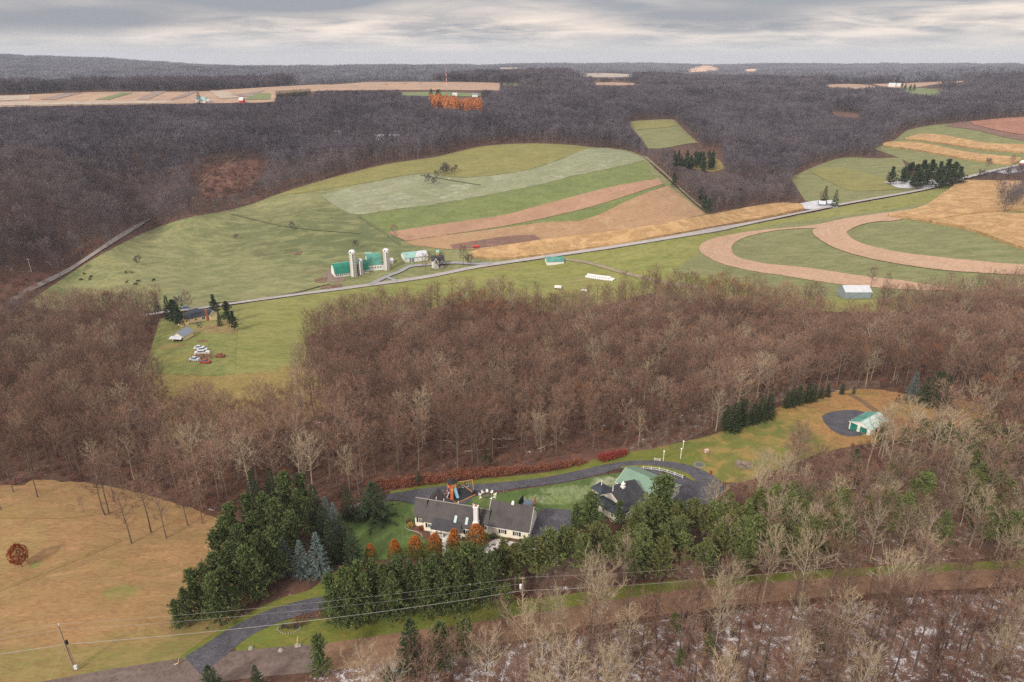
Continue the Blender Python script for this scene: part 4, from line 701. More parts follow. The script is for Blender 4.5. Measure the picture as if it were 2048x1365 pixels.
# ---------------------------------------------------------------- woods
CLEAR.append(wpoly([(300,700),(312,760),(360,795),(420,802),(500,800),(570,780),(608,750),(592,700),(600,665),(605,640),(420,600),(340,620)]))
def woods_grid(r0, r1, s, seed, azl=50, jit=.42):
    rs = np.random.RandomState(seed); y = np.arange(r0*.6, r1, s); x = np.arange(-r1*math.sin(R(azl)), r1*math.sin(R(azl)), s); X, Y = np.meshgrid(x, y); P_ = np.stack([X.ravel(), Y.ravel()], -1)+rs.uniform(-jit*s, jit*s, (X.size, 2))
    r_ = np.hypot(P_[:, 0], P_[:, 1]); a = np.abs(np.arctan2(P_[:, 0], P_[:, 1])); return P_[(r_ >= r0) & (r_ < r1) & (a < R(azl))]
OPEN = [wpoly(q) for q in [[(715,1010),(750,982),(1250,905),(1260,930),(1400,900),(1480,975),(1440,1040),(1290,1062),(1150,1070),(1040,1118),(940,1130),(700,1135)],
    [(640,1175),(760,1180),(1000,1180),(1110,1180),(1110,1250),(600,1330),(400,1345),(380,1310)], [(-300,1700),(-300,1300),(330,1340),(640,1322),(760,1303),(760,1345),(700,1700)], [(700,1010),(770,985),(780,990),(700,1060)], [(870,500),(1200,500),(1240,610),(1150,615),(870,545)], [(1060,1120),(1180,1090),(1280,1060),(1300,1090),(1180,1150),(1060,1165)]]]
SPARSE = [wpoly([(385,350),(430,330),(470,322),(520,322),(545,340),(500,390),(440,400),(370,412)])]
TENSE = [wpoly([(340,1060),(440,1030),(500,1000),(640,995),(730,1010),(720,1100),(640,1160),(400,1300),(330,1230)]), wpoly([(620,1160),(1000,1110),(1010,1200),(620,1240)])]
def keep(P_):
    q_ = P_.copy(); w_ = np.clip(np.hypot(P_[:, 0], P_[:, 1])/120-.6, 0, 6); q_[:, 0] += fbm(P_[:, 0]/9, P_[:, 1]/9, 21)*w_*.7; q_[:, 1] += fbm(P_[:, 0]/9, P_[:, 1]/9, 22)*w_*.7
    k = ~cleared(q_) & ~cleared(P_)
    for sp in SPARSE: k &= ~(inpoly(P_, sp) & (np.sin(P_[:, 0]*12.9+P_[:, 1]*78.2)*437.5 % 1 < .8))
    for o in OPEN+TENSE: k &= ~inpoly(P_, o)
    return k
LIB = {}
def lib(key, meshes):
    c_ = bpy.data.collections.new('source_'+key)
    for i, m_ in enumerate(meshes): c_.objects.link(bpy.data.objects.new('source_%s_%02d' % (key, i), m_))
    LIB[key] = (c_, len(meshes)); return c_
def joined(pair_mb, tm, cm, name):
    tr, cw = pair_mb; me = bpy.data.meshes.new(name); nv = len(tr.v); me.from_pydata(tr.v+cw.v, [], tr.f+[tuple(i+nv for i in f) for f in cw.f]); me.materials.append(tm); me.materials.append(cm)
    mi = np.zeros(len(me.polygons), np.int32); mi[len(tr.f):] = 1; me.polygons.foreach_set('material_index', mi); me.update(); return me
def scatter(name, key, P_, label, smin=.8, smax=1.2, seed=1, idx=None, zoff=-.1, sca=None):
    rs = np.random.RandomState(seed); n = len(P_); z = height(P_[:, 0], P_[:, 1])+zoff; me = bpy.data.meshes.new(name); me.from_pydata(np.c_[P_, z].tolist(), [], [])
    for nm, arr in (('rot', rs.uniform(0, 6.283, n)), ('sca', rs.uniform(smin, smax, n) if sca is None else np.array(sca))):
        a = me.attributes.new(nm, 'FLOAT', 'POINT'); a.data.foreach_set('value', arr.astype(np.float32))
    a = me.attributes.new('pick', 'INT', 'POINT'); a.data.foreach_set('value', (rs.randint(0, LIB[key][1], n) if idx is None else idx).astype(np.int32))
    o = bpy.data.objects.new(name, me); COL.objects.link(o); tag(o, label, None, None, 'stuff')
    ng = bpy.data.node_groups.new(name+'_nodes', 'GeometryNodeTree'); ng.interface.new_socket('Geometry', in_out='INPUT', socket_type='NodeSocketGeometry'); ng.interface.new_socket('Geometry', in_out='OUTPUT', socket_type='NodeSocketGeometry')
    N = ng.nodes.new; L = ng.links.new; gi = N('NodeGroupInput'); go = N('NodeGroupOutput'); ip = N('GeometryNodeInstanceOnPoints'); ci = N('GeometryNodeCollectionInfo'); ci.inputs['Collection'].default_value = LIB[key][0]; ci.inputs['Separate Children'].default_value = True; ci.inputs['Reset Children'].default_value = True
    def na(t_, nm): q = N('GeometryNodeInputNamedAttribute'); q.data_type = t_; q.inputs[0].default_value = nm; return q.outputs[0]
    L(gi.outputs[0], ip.inputs['Points']); L(ci.outputs[0], ip.inputs['Instance']); ip.inputs['Pick Instance'].default_value = True; L(na('INT', 'pick'), ip.inputs['Instance Index'])
    cx = N('ShaderNodeCombineXYZ'); L(na('FLOAT', 'rot'), cx.inputs[2]); L(cx.outputs[0], ip.inputs['Rotation']); L(na('FLOAT', 'sca'), ip.inputs['Scale']); L(ip.outputs[0], go.inputs[0])
    md = o.modifiers.new('plants', 'NODES'); md.node_group = ng; return o
nearv = [bare_tree(100+i, 15, 4.2, (.36, .46)[i % 2], 20, 5, 6, .05, 1.15) for i in range(5)]
lib('brown', [joined(v, M_bk_brown, M_tw_brown, 'brown_wood_tree') for v in nearv]+[joined(nearv[0], M_bk_pale, M_tw_pale, 'pale_wood_tree')]+[joined(nearv[1], M_bk_brown, M_tw_rust, 'rust_wood_tree')])
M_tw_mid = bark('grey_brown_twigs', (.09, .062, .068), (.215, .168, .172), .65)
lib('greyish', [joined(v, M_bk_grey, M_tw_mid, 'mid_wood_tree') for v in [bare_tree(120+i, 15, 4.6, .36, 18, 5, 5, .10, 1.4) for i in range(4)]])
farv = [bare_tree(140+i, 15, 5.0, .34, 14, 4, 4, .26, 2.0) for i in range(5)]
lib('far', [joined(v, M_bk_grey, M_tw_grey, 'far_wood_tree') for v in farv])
def clump(seed, size, n, nl, ns, nt, tw, tl):
    r_ = random.Random(seed); tr, cw = MB(), MB()
    base = [bare_tree(seed*7+k, 15, 5.0, .3, nl, ns, nt, tw, tl) for k in range(3)]
    for i in range(n):
        t_, c_ = base[i % 3]; ox, oy = r_.uniform(-.5, .5)*size, r_.uniform(-.5, .5)*size; s = r_.uniform(.8, 1.2); a = r_.uniform(0, 6.28); ca, sa = math.cos(a)*s, math.sin(a)*s
        for src, dst in ((t_, tr), (c_, cw)):
            b = len(dst.v); dst.v += [(x*ca-y*sa+ox, x*sa+y*ca+oy, z*s) for x, y, z in src.v]; dst.f += [tuple(j+b for j in f) for f in src.f]
    return tr, cw
lib('clump', [joined(clump(i, 34, 22, 9, 3, 3, .55, 2.6), M_bk_grey, M_tw_grey, 'distant_wood_clump') for i in range(4)])
M_tw_far = bark('haze_blue_twigs', (.13, .135, .18), (.225, .22, .26), .4)  # pale blue of distant haze painted into the twig colour
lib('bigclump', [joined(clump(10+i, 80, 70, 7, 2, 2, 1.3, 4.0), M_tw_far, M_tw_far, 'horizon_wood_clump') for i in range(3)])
lib('brush', [shrub(200+i, 2.2, 1.2, 30, 7, .028).mesh('brush', M_brush) for i in range(3)]+[shrub(210+i, 1.8, 1.2, 26, 6, .03).mesh('brush', M_redbrush) for i in range(2)])

VIEWS = [np.array(q, float) for q in [[(352,622),(450,620),(620,640),(570,690),(590,735),(560,752),(480,760),(322,752),(335,700)],[(820,985),(1095,1000),(1090,1085),(820,1080)],[(1165,940),(1340,925),(1300,1045),(1180,1010)],[(1640,818),(1765,822),(1745,868),(1650,860)],[(760,975),(1250,920),(1430,950),(1420,1000),(1100,1000),(800,1003)],[(1650,575),(1760,573),(1760,605),(1650,605)],[(1085,512),(1235,512),(1235,572),(1085,560)],[(1250,915),(1400,880),(1540,835),(1600,830),(1560,870),(1480,905),(1440,935)]]]
def lookout(P_, hh=14.5):
    """no tall growth between the viewpoint's side and the open yards"""
    bad = np.zeros(len(P_), bool); z = height(P_[:, 0], P_[:, 1])
    for fr in (.3, .55, .8, 1.0):
        q = np.stack(proj(P_[:, 0], P_[:, 1], z+hh*fr), -1)
        for p_ in VIEWS: bad |= inpoly(q, p_)
    return ~bad
A_ = woods_grid(75, 480, 4.7, 1); A_ = A_[keep(A_)]; A_ = A_[lookout(A_)]
pp = np.stack(proj(A_[:, 0], A_[:, 1], height(A_[:, 0], A_[:, 1])), -1); rr_ = np.hypot(A_[:, 0], A_[:, 1])
rs = np.random.RandomState(5)
dz = np.ones(len(A_))
def inpx(x0, y0, x1, y1): return (pp[:, 0] > x0) & (pp[:, 0] < x1) & (pp[:, 1] > y0) & (pp[:, 1] < y1)
dz[inpx(310, 770, 640, 880)] = .5; dz[inpx(640, 860, 1180, 960)] = .85; dz[inpx(600, 1290, 1000, 2000)] = .25; dz[inpx(1000, 1260, 2600, 2600)] = .95; dz[inpx(1050, 1080, 1500, 1180)] = .8; dz[inpx(1200, 830, 1450, 920)] = .7; dz[inpx(820, 540, 1300, 640)] = .55; pass
dz[inpx(1100, 930, 1500, 1180)] = .35
kk = rs.rand(len(A_)) < dz; A_, pp, rr_ = A_[kk], pp[kk], rr_[kk]
top = np.stack(proj(A_[:, 0], A_[:, 1], height(A_[:, 0], A_[:, 1])+15), -1)
inf = (pp[:, 0] > -10) & (pp[:, 0] < 2058) & (top[:, 1] < 1360)
cand = np.where(inf)[0]; cand = cand[np.argsort(rr_[cand])]; own = cand[:285]; restm = np.ones(len(A_), bool); restm[own] = False
def zone(x, y):
    if y > 1190: return 'thin bare tree in the snowy wood below the dirt road', 'bare trees below the dirt road'
    if x > 1040 and y > 1120: return 'bare tree between the pine belt and the dirt road', 'bare trees beside the dirt road'
    if x > 1040 and y > 930: return 'bare tree in the mixed wood right of the houses', 'bare trees in the mixed wood'
    if x > 1500: return 'bare tree in the thicket around the teal roofed shed', 'bare trees around the teal roofed shed'
    return 'bare tree in the middle wood behind the hedge', 'bare trees at the front of the middle wood'
for i in own:
    x, y = pp[i]; l, g_ = zone(x, y); q = rng.random(); k = 'bare_near'
    if y > 1230: k = 'thin_near' if q < (.68 if x > 1260 else .3) else ('pale_near' if q < .84 else 'bare_near')
    elif x > 1040 and y > 900: k = 'pale_near' if q < .45 else 'bare_near'
    elif q < .06: k = 'pale_near'
    hh = rng.uniform(10, 14.5) if x > 1040 and y < 1190 else rng.uniform(12, 17.5)
    if k == 'pale_near': l, g_ = 'pale '+l.replace('thin ', ''), 'pale '+g_
    plant(k, 0, 0, hh, l, 'tree', g_, xy=(A_[i, 0], A_[i, 1]))
B_ = A_[restm]; rb = rr_[restm]; n1 = rb < 425+rs.rand(len(rb))*70
pk = rs.randint(0, 5, len(B_)); q = rs.rand(len(B_)); pk[q < .07] = 5; cl = fbm(B_[:, 0]/30, B_[:, 1]/30, 8) > .9; pk[(q > .72) & cl & (B_[:, 0] > -60)] = 6; rightz = (pp[restm][:, 0] > 1340) & (pp[restm][:, 1] > 860); pk[rightz & (q < .5)] = 5
scatter('bare_woodland', 'brown', B_[n1], 'reddish brown bare wood filling the middle of the photo', .72, 1.12, 2, pk[n1])
C_ = woods_grid(480, 700, 5.6, 3); C_ = C_[keep(C_)]
rw = np.random.RandomState(12); qx = rw.uniform(1985, 2250, 150); qy = rw.uniform(385, 436, 150); kq = qx > 1985+(436-qy)*-.2+20*rw.rand(150); RW = ground(qx[kq], qy[kq])[:, :2]
C_ = np.vstack([B_[~n1], C_])
pass
PROT.append(np.array([(852,172),(885,172),(968,195),(968,222),(860,215)])); PROT.append(np.array([(1345,292),(1440,292),(1440,330),(1345,330)])); PROT.append(np.array([(544,172),(628,170),(628,192),(544,196)])); PROT.append(np.array([(400,345),(440,330),(510,325),(530,340),(490,385),(400,400)], float)); PROT.append(np.array([(385,180),(405,180),(405,205),(385,205)]))
CLEAR.append(wpoly([(1345,300),(1440,300),(1440,335),(1345,335)])); CLEAR.append(wpoly([(856,185),(885,185),(968,205),(968,222),(862,215)]))
def fitview(P_, smin, smax, hh=15., seed=1, low=.34):
    """tree sizes: lower growth where the photo looks over the woods onto a field behind"""
    r_ = np.random.RandomState(seed); s = r_.uniform(smin, smax, len(P_)); z = height(P_[:, 0], P_[:, 1]); done = np.zeros(len(P_), bool)
    s = s*(1+.10*np.clip(fbm(P_[:, 0]/38, P_[:, 1]/38, 31), -2, 2))
    for k in (1, .82, .64, .48, .34, .22):
        if k < low: break
        bad = np.zeros(len(P_), bool)
        for fr in (.25, .5, .75, 1.03):
            q = np.stack(proj(P_[:, 0], P_[:, 1], z+hh*s*k*fr), -1)
            for p_ in PROT: bad |= inpoly(q, p_)
        ok = ~bad & ~done; s[ok] *= k; done |= ok
    return P_[done], s[done]
C_, sC = fitview(C_, .75, 1.15, seed=3, low=.2); C_ = np.vstack([C_, RW]); sC = np.r_[sC, rw.uniform(.7, 1.05, len(RW))]; scatter('valley_side_woodland', 'greyish', C_, 'bare grey brown woods around the valley pastures', seed=3, sca=sC)
D_ = woods_grid(700, 1250, 7.0, 4); D_ = D_[keep(D_)]; D_, sD = fitview(D_, .8, 1.15, low=.2); scatter('hillside_woodland', 'far', D_, 'grey bare forest covering the hills behind the pastures', seed=4, sca=sD)
E_ = woods_grid(1250, 2100, 27, 5); E_ = E_[keep(E_) & keep(E_+[0, 18]) & keep(E_-[0, 18]) & keep(E_+[16, 0]) & keep(E_-[16, 0])]; E_, sE = fitview(E_, .9, 1.2, 16., seed=5, low=.3); scatter('plateau_woodland', 'clump', E_, 'distant grey forest beyond the plateau fields', seed=5, sca=sE, zoff=-1)
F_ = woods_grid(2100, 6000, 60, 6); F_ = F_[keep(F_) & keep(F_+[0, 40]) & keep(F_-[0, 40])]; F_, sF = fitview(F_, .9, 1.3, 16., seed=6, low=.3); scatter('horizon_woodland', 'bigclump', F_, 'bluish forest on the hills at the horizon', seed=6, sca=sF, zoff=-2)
U_ = woods_grid(75, 400, 2.9, 9); U_ = U_[keep(U_)]; up = np.stack(proj(U_[:, 0], U_[:, 1], height(U_[:, 0], U_[:, 1])), -1)
uk = rs.rand(len(U_)) < np.where((up[:, 1] > 1180), .6, .85)
U_ = U_[uk]; low_ = up[uk][:, 1] > 1190; us = np.where(low_, rs.uniform(.8, 1.7, len(U_)), rs.uniform(.5, 1.2, len(U_))); scatter('woodland_undergrowth', 'brush', U_, 'brown and reddish brush on the woodland floor', seed=9, sca=us)
Q_ = ground(rs.uniform(385, 530, 260), rs.uniform(330, 398, 260))[:, :2]; Q2 = ground(rs.uniform(-60, 95, 160), rs.uniform(560, 640, 160))[:, :2]; Q2 = Q2[keep(Q2) | (rs.rand(160) < .3)]; QQ = np.vstack([Q_, Q2]); QQ = QQ[~inpoly(QQ, CLEAR[0])]; scatter('clearing_brush', 'brush', QQ, 'rusty brush in the clearings beside the wood road', 1.0, 2.4, 15)
print('trees', len(own), len(B_), len(C_), len(D_), len(E_), len(F_), len(U_), 'objs', len(bpy.data.objects))
# ---------------------------------------------------------------- building materials
def roofm(name, col, var=.12, ribs=0, rough=.6):
    def b(t, bs):
        tc_ = t.new('ShaderNodeTexCoord').outputs['Object']; c_ = t.mix(t.ramp(t.noise(tc_, 3.2, 4, .7), .3, .7), mul(col, 1-var), mul(col, 1+var)); c_ = t.mix(t.ramp(t.noise(tc_, .35, 4, .6), .45, .68), c_, mul(col, 1-var*1.3))
        if ribs:
            sp = t.new('ShaderNodeSeparateXYZ'); t.l.new(tc_, sp.inputs[0]); w_ = t.math('SINE', t.math('MULTIPLY', sp.outputs[0], 6.283*ribs)); c_ = t.mix(t.ramp(w_, .8, 1.0), c_, mul(col, .7))
        return c_
    return pmat(name, b, rough)
M_shing = roofm('grey_brown_shingles', (.062, .054, .054), .30); M_shing2 = roofm('dark_grey_shingles', (.045, .045, .052), .28); M_greenr = roofm('sage_green_metal', (.165, .255, .195), .10, 2, .45)
M_teal = roofm('teal_painted_roof', (.085, .27, .22), .35, 1); M_teal2 = roofm('faded_teal_roof', (.24, .43, .39), .25, 1); M_dgreen = roofm('deep_green_roof', (.018, .19, .135), .3, 1); M_blueroof = roofm('dark_blue_grey_roof', (.038, .046, .062), .2); M_tin = roofm('grey_tin_roof', (.20, .23, .28), .15, 1); M_whiter = roofm('white_weathered_roof', (.5, .53, .56), .12, 1)
M_cream = plain('cream_siding', (.78, .72, .60), .04, 2); M_white = plain('white_painted_boards', (.68, .68, .66), .06, 1.5); M_trim = plain('white_trim', (.75, .74, .70), .03, 2); M_black = plain('black_shutter_paint', (.018, .018, .02), .1, 3); M_glass = plain('window_glass', (.09, .11, .13), .2, 2, .08); M_brick = plain('red_brick', (.34, .11, .06), .2, 3); M_conc = plain('silo_concrete', (.46, .43, .39), .16, .8, streak=(1, 1, .12)); M_dome = plain('galvanised_dome', (.62, .64, .67), .08, 1, .5); M_yell = plain('pale_yellow_siding', (.76, .63, .38), .06, 2); M_sky = plain('skylight_glass', (.42, .52, .54), .1, 2, .1)
M_wood = plain('orange_cedar_boards', (.48, .22, .09), .15, 4); M_dgrey = plain('dark_rubber_mulch', (.022, .024, .028), .25, 3); M_polewood = plain('weathered_pole_wood', (.30, .22, .16), .2, 3); M_wire = plain('bright_wire', (.42, .42, .40), .05, 1, .4, .3); M_plast = plain('white_plastic', (.78, .76, .72), .05, 3); M_stone = plain('pale_field_stone', (.27, .245, .22), .3, 2.5); M_ash = plain('cold_ash', (.10, .10, .10), .3, 2); M_cow = plain('black_cowhide', (.015, .013, .013), .2, 2); M_browncow = plain('brown_cowhide', (.12, .055, .025), .2, 2); M_red = plain('red_paint', (.55, .04, .025), .1, 2); M_bluepl = plain('blue_plastic', (.20, .38, .48), .08, 2); M_orpl = plain('orange_plastic', (.62, .20, .07), .08, 2); M_wrap = plain('white_bale_wrap', (.70, .70, .72), .08, 1); M_twood = plain('hot_tub_boards', (.58, .34, .18), .12, 4); M_bluecov = plain('blue_grey_cover', (.10, .14, .19), .12, 2); M_tyre = plain('black_tyre', (.02, .02, .02), .1, 2); M_cargrey = plain('silver_car_paint', (.45, .50, .56), .1, 2, .3); M_carwhite = plain('white_car_paint', (.55, .54, .53), .06, 2, .3); M_carred = plain('faded_red_car_paint', (.30, .06, .045), .2, 2, .5); M_carblue = plain('blue_car_paint', (.10, .17, .27), .1, 2, .3); M_sticks = plain('grey_sticks', (.28, .22, .19), .3, 3); M_rustb = plain('rusty_barrel', (.22, .06, .03), .2, 3); M_trunkw = plain('peeled_log', (.55, .38, .2), .1, 3)

def wall_poly(mb, quad): mb.face(quad)
def gable(parent, u0, u1, v0, v1, wh, rh, wmat, rmat, ov=.3, th=.18, axis='u', rv=None, wall='wall', roof='roof', gambrel=False, trim=None):
    """walls and a ridged roof over the rectangle u0..u1, v0..v1 of the parent's own ground plan; ridge along u (or v)"""
    w_ = MB(); r_ = MB(); sw = (lambda a, b, z: (a, b, z)) if axis == 'u' else (lambda a, b, z: (b, a, z))
    a0, a1, b0, b1 = (u0, u1, v0, v1) if axis == 'u' else (v0, v1, u0, u1); rv = (b0+b1)/2 if rv is None else rv
    if gambrel: q0, q1 = b0+(rv-b0)*.35, b1-(b1-rv)*.35; kz = wh+(rh-wh)*.68; prof = [(b0, wh), (q0, kz), (rv, rh), (q1, kz), (b1, wh)]
    else: prof = [(b0, wh), (rv, rh), (b1, wh)]
    for a in (a0, a1): w_.face([sw(a, b0, -.6), sw(a, b1, -.6)]+[sw(a, b, z-.04) for b, z in reversed(prof)])
    for b in (b0, b1): w_.face([sw(a0, b, -.6), sw(a1, b, -.6), sw(a1, b, wh), sw(a0, b, wh)])
    def ext(p, q, d): L = math.hypot(q[0]-p[0], q[1]-p[1]); return (p[0]-(q[0]-p[0])/L*d, p[1]-(q[1]-p[1])/L*d)
    pr = [ext(prof[0], prof[1], ov)]+prof[1:-1]+[ext(prof[-1], prof[-2], ov)]; parts = []
    for i in range(len(pr)-1):
        (p, pz), (q, qz) = pr[i], pr[i+1]; r_.slab([sw(a0-ov, p, pz+.12), sw(a1+ov, p, pz+.12), sw(a1+ov, q, qz+.12), sw(a0-ov, q, qz+.12)], th)
    wo_ = obj(wall, w_, wmat, parent); ro = obj(roof, r_, rmat, parent)
    if trim:
        t_ = MB()
        for a in (a0-ov-.03, a1+ov+.03):
            for i in range(len(pr)-1): t_.tube(sw(a, pr[i][0], pr[i][1]+.0), sw(a, pr[i+1][0], pr[i+1][1]+.0), .07, n=4)
        for k in (0, -1): t_.tube(sw(a0-ov, pr[k][0], pr[k][1]+.0), sw(a1+ov, pr[k][0], pr[k][1]+.0), .09, n=4)
        obj('trim', t_, trim, parent)
    return wo_, ro
def window(parent, u, v, z, w_=.95, h=1.15, shut=True, axis='u', sgn=-1, frame=None):
    """a window in the wall facing sgn along v (or u)"""
    def bx(du, dz, sw_, sh, off, t): 
        m = MB(); c_ = (u+du, v+sgn*off, z+dz); d_ = (sw_, t, sh)
        if axis == 'v': c_ = (u+sgn*off, v+du, z+dz); d_ = (t, sw_, sh)
        return m.box(c_, d_)
    f = obj('window', bx(0, 0, w_, h, .03, .08), frame or M_trim, parent); p = bx(0, 0, w_-.2, h-.2, .06, .06); obj('pane', p, M_glass, f)
    b_ = bx(0, 0, .05, h-.18, .10, .03); obj('mullion', b_, frame or M_trim, f)
    if shut:
        for s in (-1, 1): obj('shutter', bx(s*(w_/2+.22), 0, .40, h+.05, .04, .07), M_black, parent)
    return f
def placed(name, label, cat, pL, pR, group=None, z=None):
    """an Empty at the left end of a building's front wall, turned along it; returns it and the wall's length"""
    a, b = G(*pL), G(*pR); rz = math.atan2(b.y-a.y, b.x-a.x); zz_ = min(a.z, b.z) if z is None else z
    return thing(name, label, cat, (a.x, a.y, zz_), rz, group), math.hypot(b.x-a.x, b.y-a.y)

# ---- main house (ground plan measured in metres along and behind its front)
hp = G(827.4, 1056); Z0 = hz(hp.x+10, hp.y)
H_ = thing('farmhouse', 'long cream house with dark shingle roofs, black shutters and a tall white chimney', 'house', (hp.x, hp.y, Z0), R(-14.5))
W = MB()
def wl(m, pts, z0=-.6, z1=2.7, close=False):
    for (a, b) in zip(pts[:-1], pts[1:]): m.face([(a[0], a[1], z0), (b[0], b[1], z0), (b[0], b[1], z1), (a[0], a[1], z1)])
wl(W, [(.1, 6.2), (.1, .8), (2.6, .8), (2.6, -.25), (14.3, -.25), (14.3, 2.3), (17.2, 2.3), (17.2, 6.2), (.1, 6.2)])
W.face([(.1, .8, 2.6), (.1, 6.2, 2.6), (.1, 2.95, 6.0)]); W.face([(14.3, -.25, 2.6), (14.3, 6.2, 2.6), (14.3, 2.95, 6.0)]); obj('wall', W, M_cream, H_)
rf = MB()
def rs_(m, a, b, c_, d, th=.16): m.slab([a, b, c_, d], th)
rs_(rf, (-.25, .45, 2.75), (2.6, .45, 2.75), (2.6, 2.9, 6.25), (-.25, 2.9, 6.25))
rs_(rf, (2.35, -.6, 2.78), (5.1, -.6, 2.78), (5.1, 2.9, 6.27), (3.0, 2.9, 6.27))
rs_(rf, (5.1, -.62, 2.76), (12.0, -.62, 2.76), (12.0, 2.9, 6.27), (5.1, 2.9, 6.27))
rs_(rf, (12.0, -.6, 2.78), (14.55, -.6, 2.78), (14.55, 2.9, 6.27), (12.0, 2.9, 6.27))
rs_(rf, (-.25, 2.9, 6.25), (14.55, 2.9, 6.27), (14.55, 6.5, 2.7), (-.25, 6.5, 2.7)); obj('roof', rf, M_shing, H_)
pr_ = MB(); rs_(pr_, (5.0, -2.2, 2.42), (12.0, -2.2, 2.42), (11.7, .25, 3.68), (5.0, .25, 3.68)); po = obj('porch_roof', pr_, M_shing2, H_)
rt = MB(); rt.tube((-.3, 2.9, 6.30), (14.6, 2.9, 6.32), .14, n=6); rt.tube((14.4, 3.75, 5.5), (17.3, 3.75, 5.5), .12, n=6); obj('ridge_cap', rt, plain('ridge_shingle', (.22, .20, .19), .1, 2), H_)
cr_ = MB(); rs_(cr_, (14.3, 1.9, 2.78), (17.3, 1.9, 2.78), (17.3, 3.75, 5.42), (14.3, 3.75, 5.42)); rs_(cr_, (14.3, 3.75, 5.42), (17.3, 3.75, 5.42), (17.3, 6.4, 2.7), (14.3, 6.4, 2.7)); obj('link_roof', cr_, M_shing, H_)
gable(H_, 17.2, 26.5, 1.95, 10.3, 2.65, 6.45, M_cream, M_shing, .35, rv=6.0, wall='east_wall', roof='east_roof', trim=M_trim)
ge = MB(); ge.face([(26.53, 1.9, -.6), (26.53, 10.35, -.6), (26.53, 10.35, 2.6), (26.53, 6.0, 6.4), (26.53, 1.9, 2.6)]); obj('gable_wall', ge, M_white, H_)
for (u, z) in ((4.0, 2.2), (6.0, 2.2)):
    pass
kb = MB(); kb.box((26.60, 4.4, 3.3), (.12, .25, .25)); kb.box((26.60, 5.6, 4.2), (.12, .25, .25)); obj('wall_lamp', kb, M_black, H_)
rw = MB(); 
for s in (1, -1): pass
gable(H_, .9, 4.6, 5.0, 9.2, 2.6, 4.9, M_cream, M_shing, .3, axis='v', wall='rear_wing_wall', roof='rear_wing_roof')
ch = MB(); ch.box((14.85, .45, 1.8), (1.2, 1.5, 4.8)); ch.box((14.85, .75, 5.9), (.95, .9, 4.4)); ch.box((14.85, .75, 8.05), (1.15, 1.1, .3)); c_o = obj('chimney', ch, M_white, H_)
obj('flue', MB().box((14.85, .75, 8.3), (.5, .5, .4)), M_brick, c_o)
for u in (10.1, 12.75):
    z = 2.78+(.35+.6)/3.5*3.49; m = MB(); m.slab([(u-.3, -.15, z-.5+.06), (u+.3, -.15, z-.5+.06), (u+.3, .95, z+.6+.06), (u-.3, .95, z+.6+.06)], .1)
    v_ = [(a, b, c_+.22) for a, b, c_ in m.v]; m.v = v_; obj('skylight', m, M_sky, H_)
window(H_, 1.4, .8, 1.75); window(H_, 4.0, -.25, 1.6); window(H_, 13.1, -.25, 1.6); window(H_, 15.9, 2.3, 1.7); window(H_, 20.6, 1.95, 1.6); window(H_, 23.9, 1.95, 1.6)
for u in (7.0, 9.9): window(H_, u, -.25, 1.6, 1.0, 1.1)
dr = obj('door', MB().box((8.5, -.30, 1.0), (.95, .08, 2.05)), M_trim, H_); obj('handle', MB().box((8.85, -.37, 1.0), (.05, .08, .12)), M_black, dr)
dk = MB(); dk.box((8.4, -1.25, .25), (7.0, 1.9, .2)); dk.box((8.4, -1.25, -.1), (6.8, 1.7, .5)); obj('porch_deck', dk, M_trim, H_)
rl = MB()
for (a, b) in ((5.0, 7.9), (9.3, 11.8)):
    rl.box(((a+b)/2, -2.15, 1.15), (b-a, .08, .08)); rl.box(((a+b)/2, -2.15, .45), (b-a, .06, .06))
    for i in range(int((b-a)/.14)): rl.box((a+.07+i*.14, -2.15, .8), (.05, .04, .7))
obj('railing', rl, M_trim, H_)
for u in (5.1, 7.9, 9.3, 11.8): obj('porch_post', MB().box((u, -2.1, 1.25), (.14, .14, 2.4)), M_trim, H_)
st = MB(); st.box((8.6, -2.5, .12), (1.3, .6, .3)); st.box((8.6, -3.0, -.02), (1.3, .5, .3)); obj('porch_steps', st, M_trim, H_)
for (u, v, z) in ((6.4, 3.3, 6.1), (9.9, 3.2, 6.2), (13.4, 3.2, 6.2), (3.9, 5.0, 5.0)): obj('vent_pipe', MB().tube((u, v, z-.6), (u, v, z+.7), .09, n=8), M_trim, H_)
cu = MB(); cu.box((22.0, 5.9, 6.6), (.6, .6, .5)); cu.box((22.0, 5.9, 7.0), (.4, .4, .3)); obj('roof_vent', cu, M_trim, H_)
vt = MB(); rs_(vt, (-.35, 4.0, 4.5), (.1, 4.0, 4.5), (.1, 6.6, 2.7), (-.35, 6.6, 2.7)); obj('rake_board', vt, M_blueroof, H_)
def hloc(u, v, z=0): a = R(-14.5); return Vector((hp.x+u*math.cos(a)-v*math.sin(a), hp.y+u*math.sin(a)+v*math.cos(a), Z0+z))
for (u, l) in ((6.3, 'dark potted plant on the porch, left of the steps'), (7.6, 'smaller dark potted plant on the porch beside the steps'), (10.9, 'dark potted plant at the right end of the porch')):
    p = hloc(u, -1.7, .35); pt = thing('potted_plant', l, 'plant', p); obj('pot', MB().lathe((0, 0, 0), [(.18, 0), (.24, .35)], 10), M_black, pt); obj('foliage', shrub(int(u*10), .8, .4, 20, 5, .03, 4), M_pine, pt).location = (0, 0, .3)
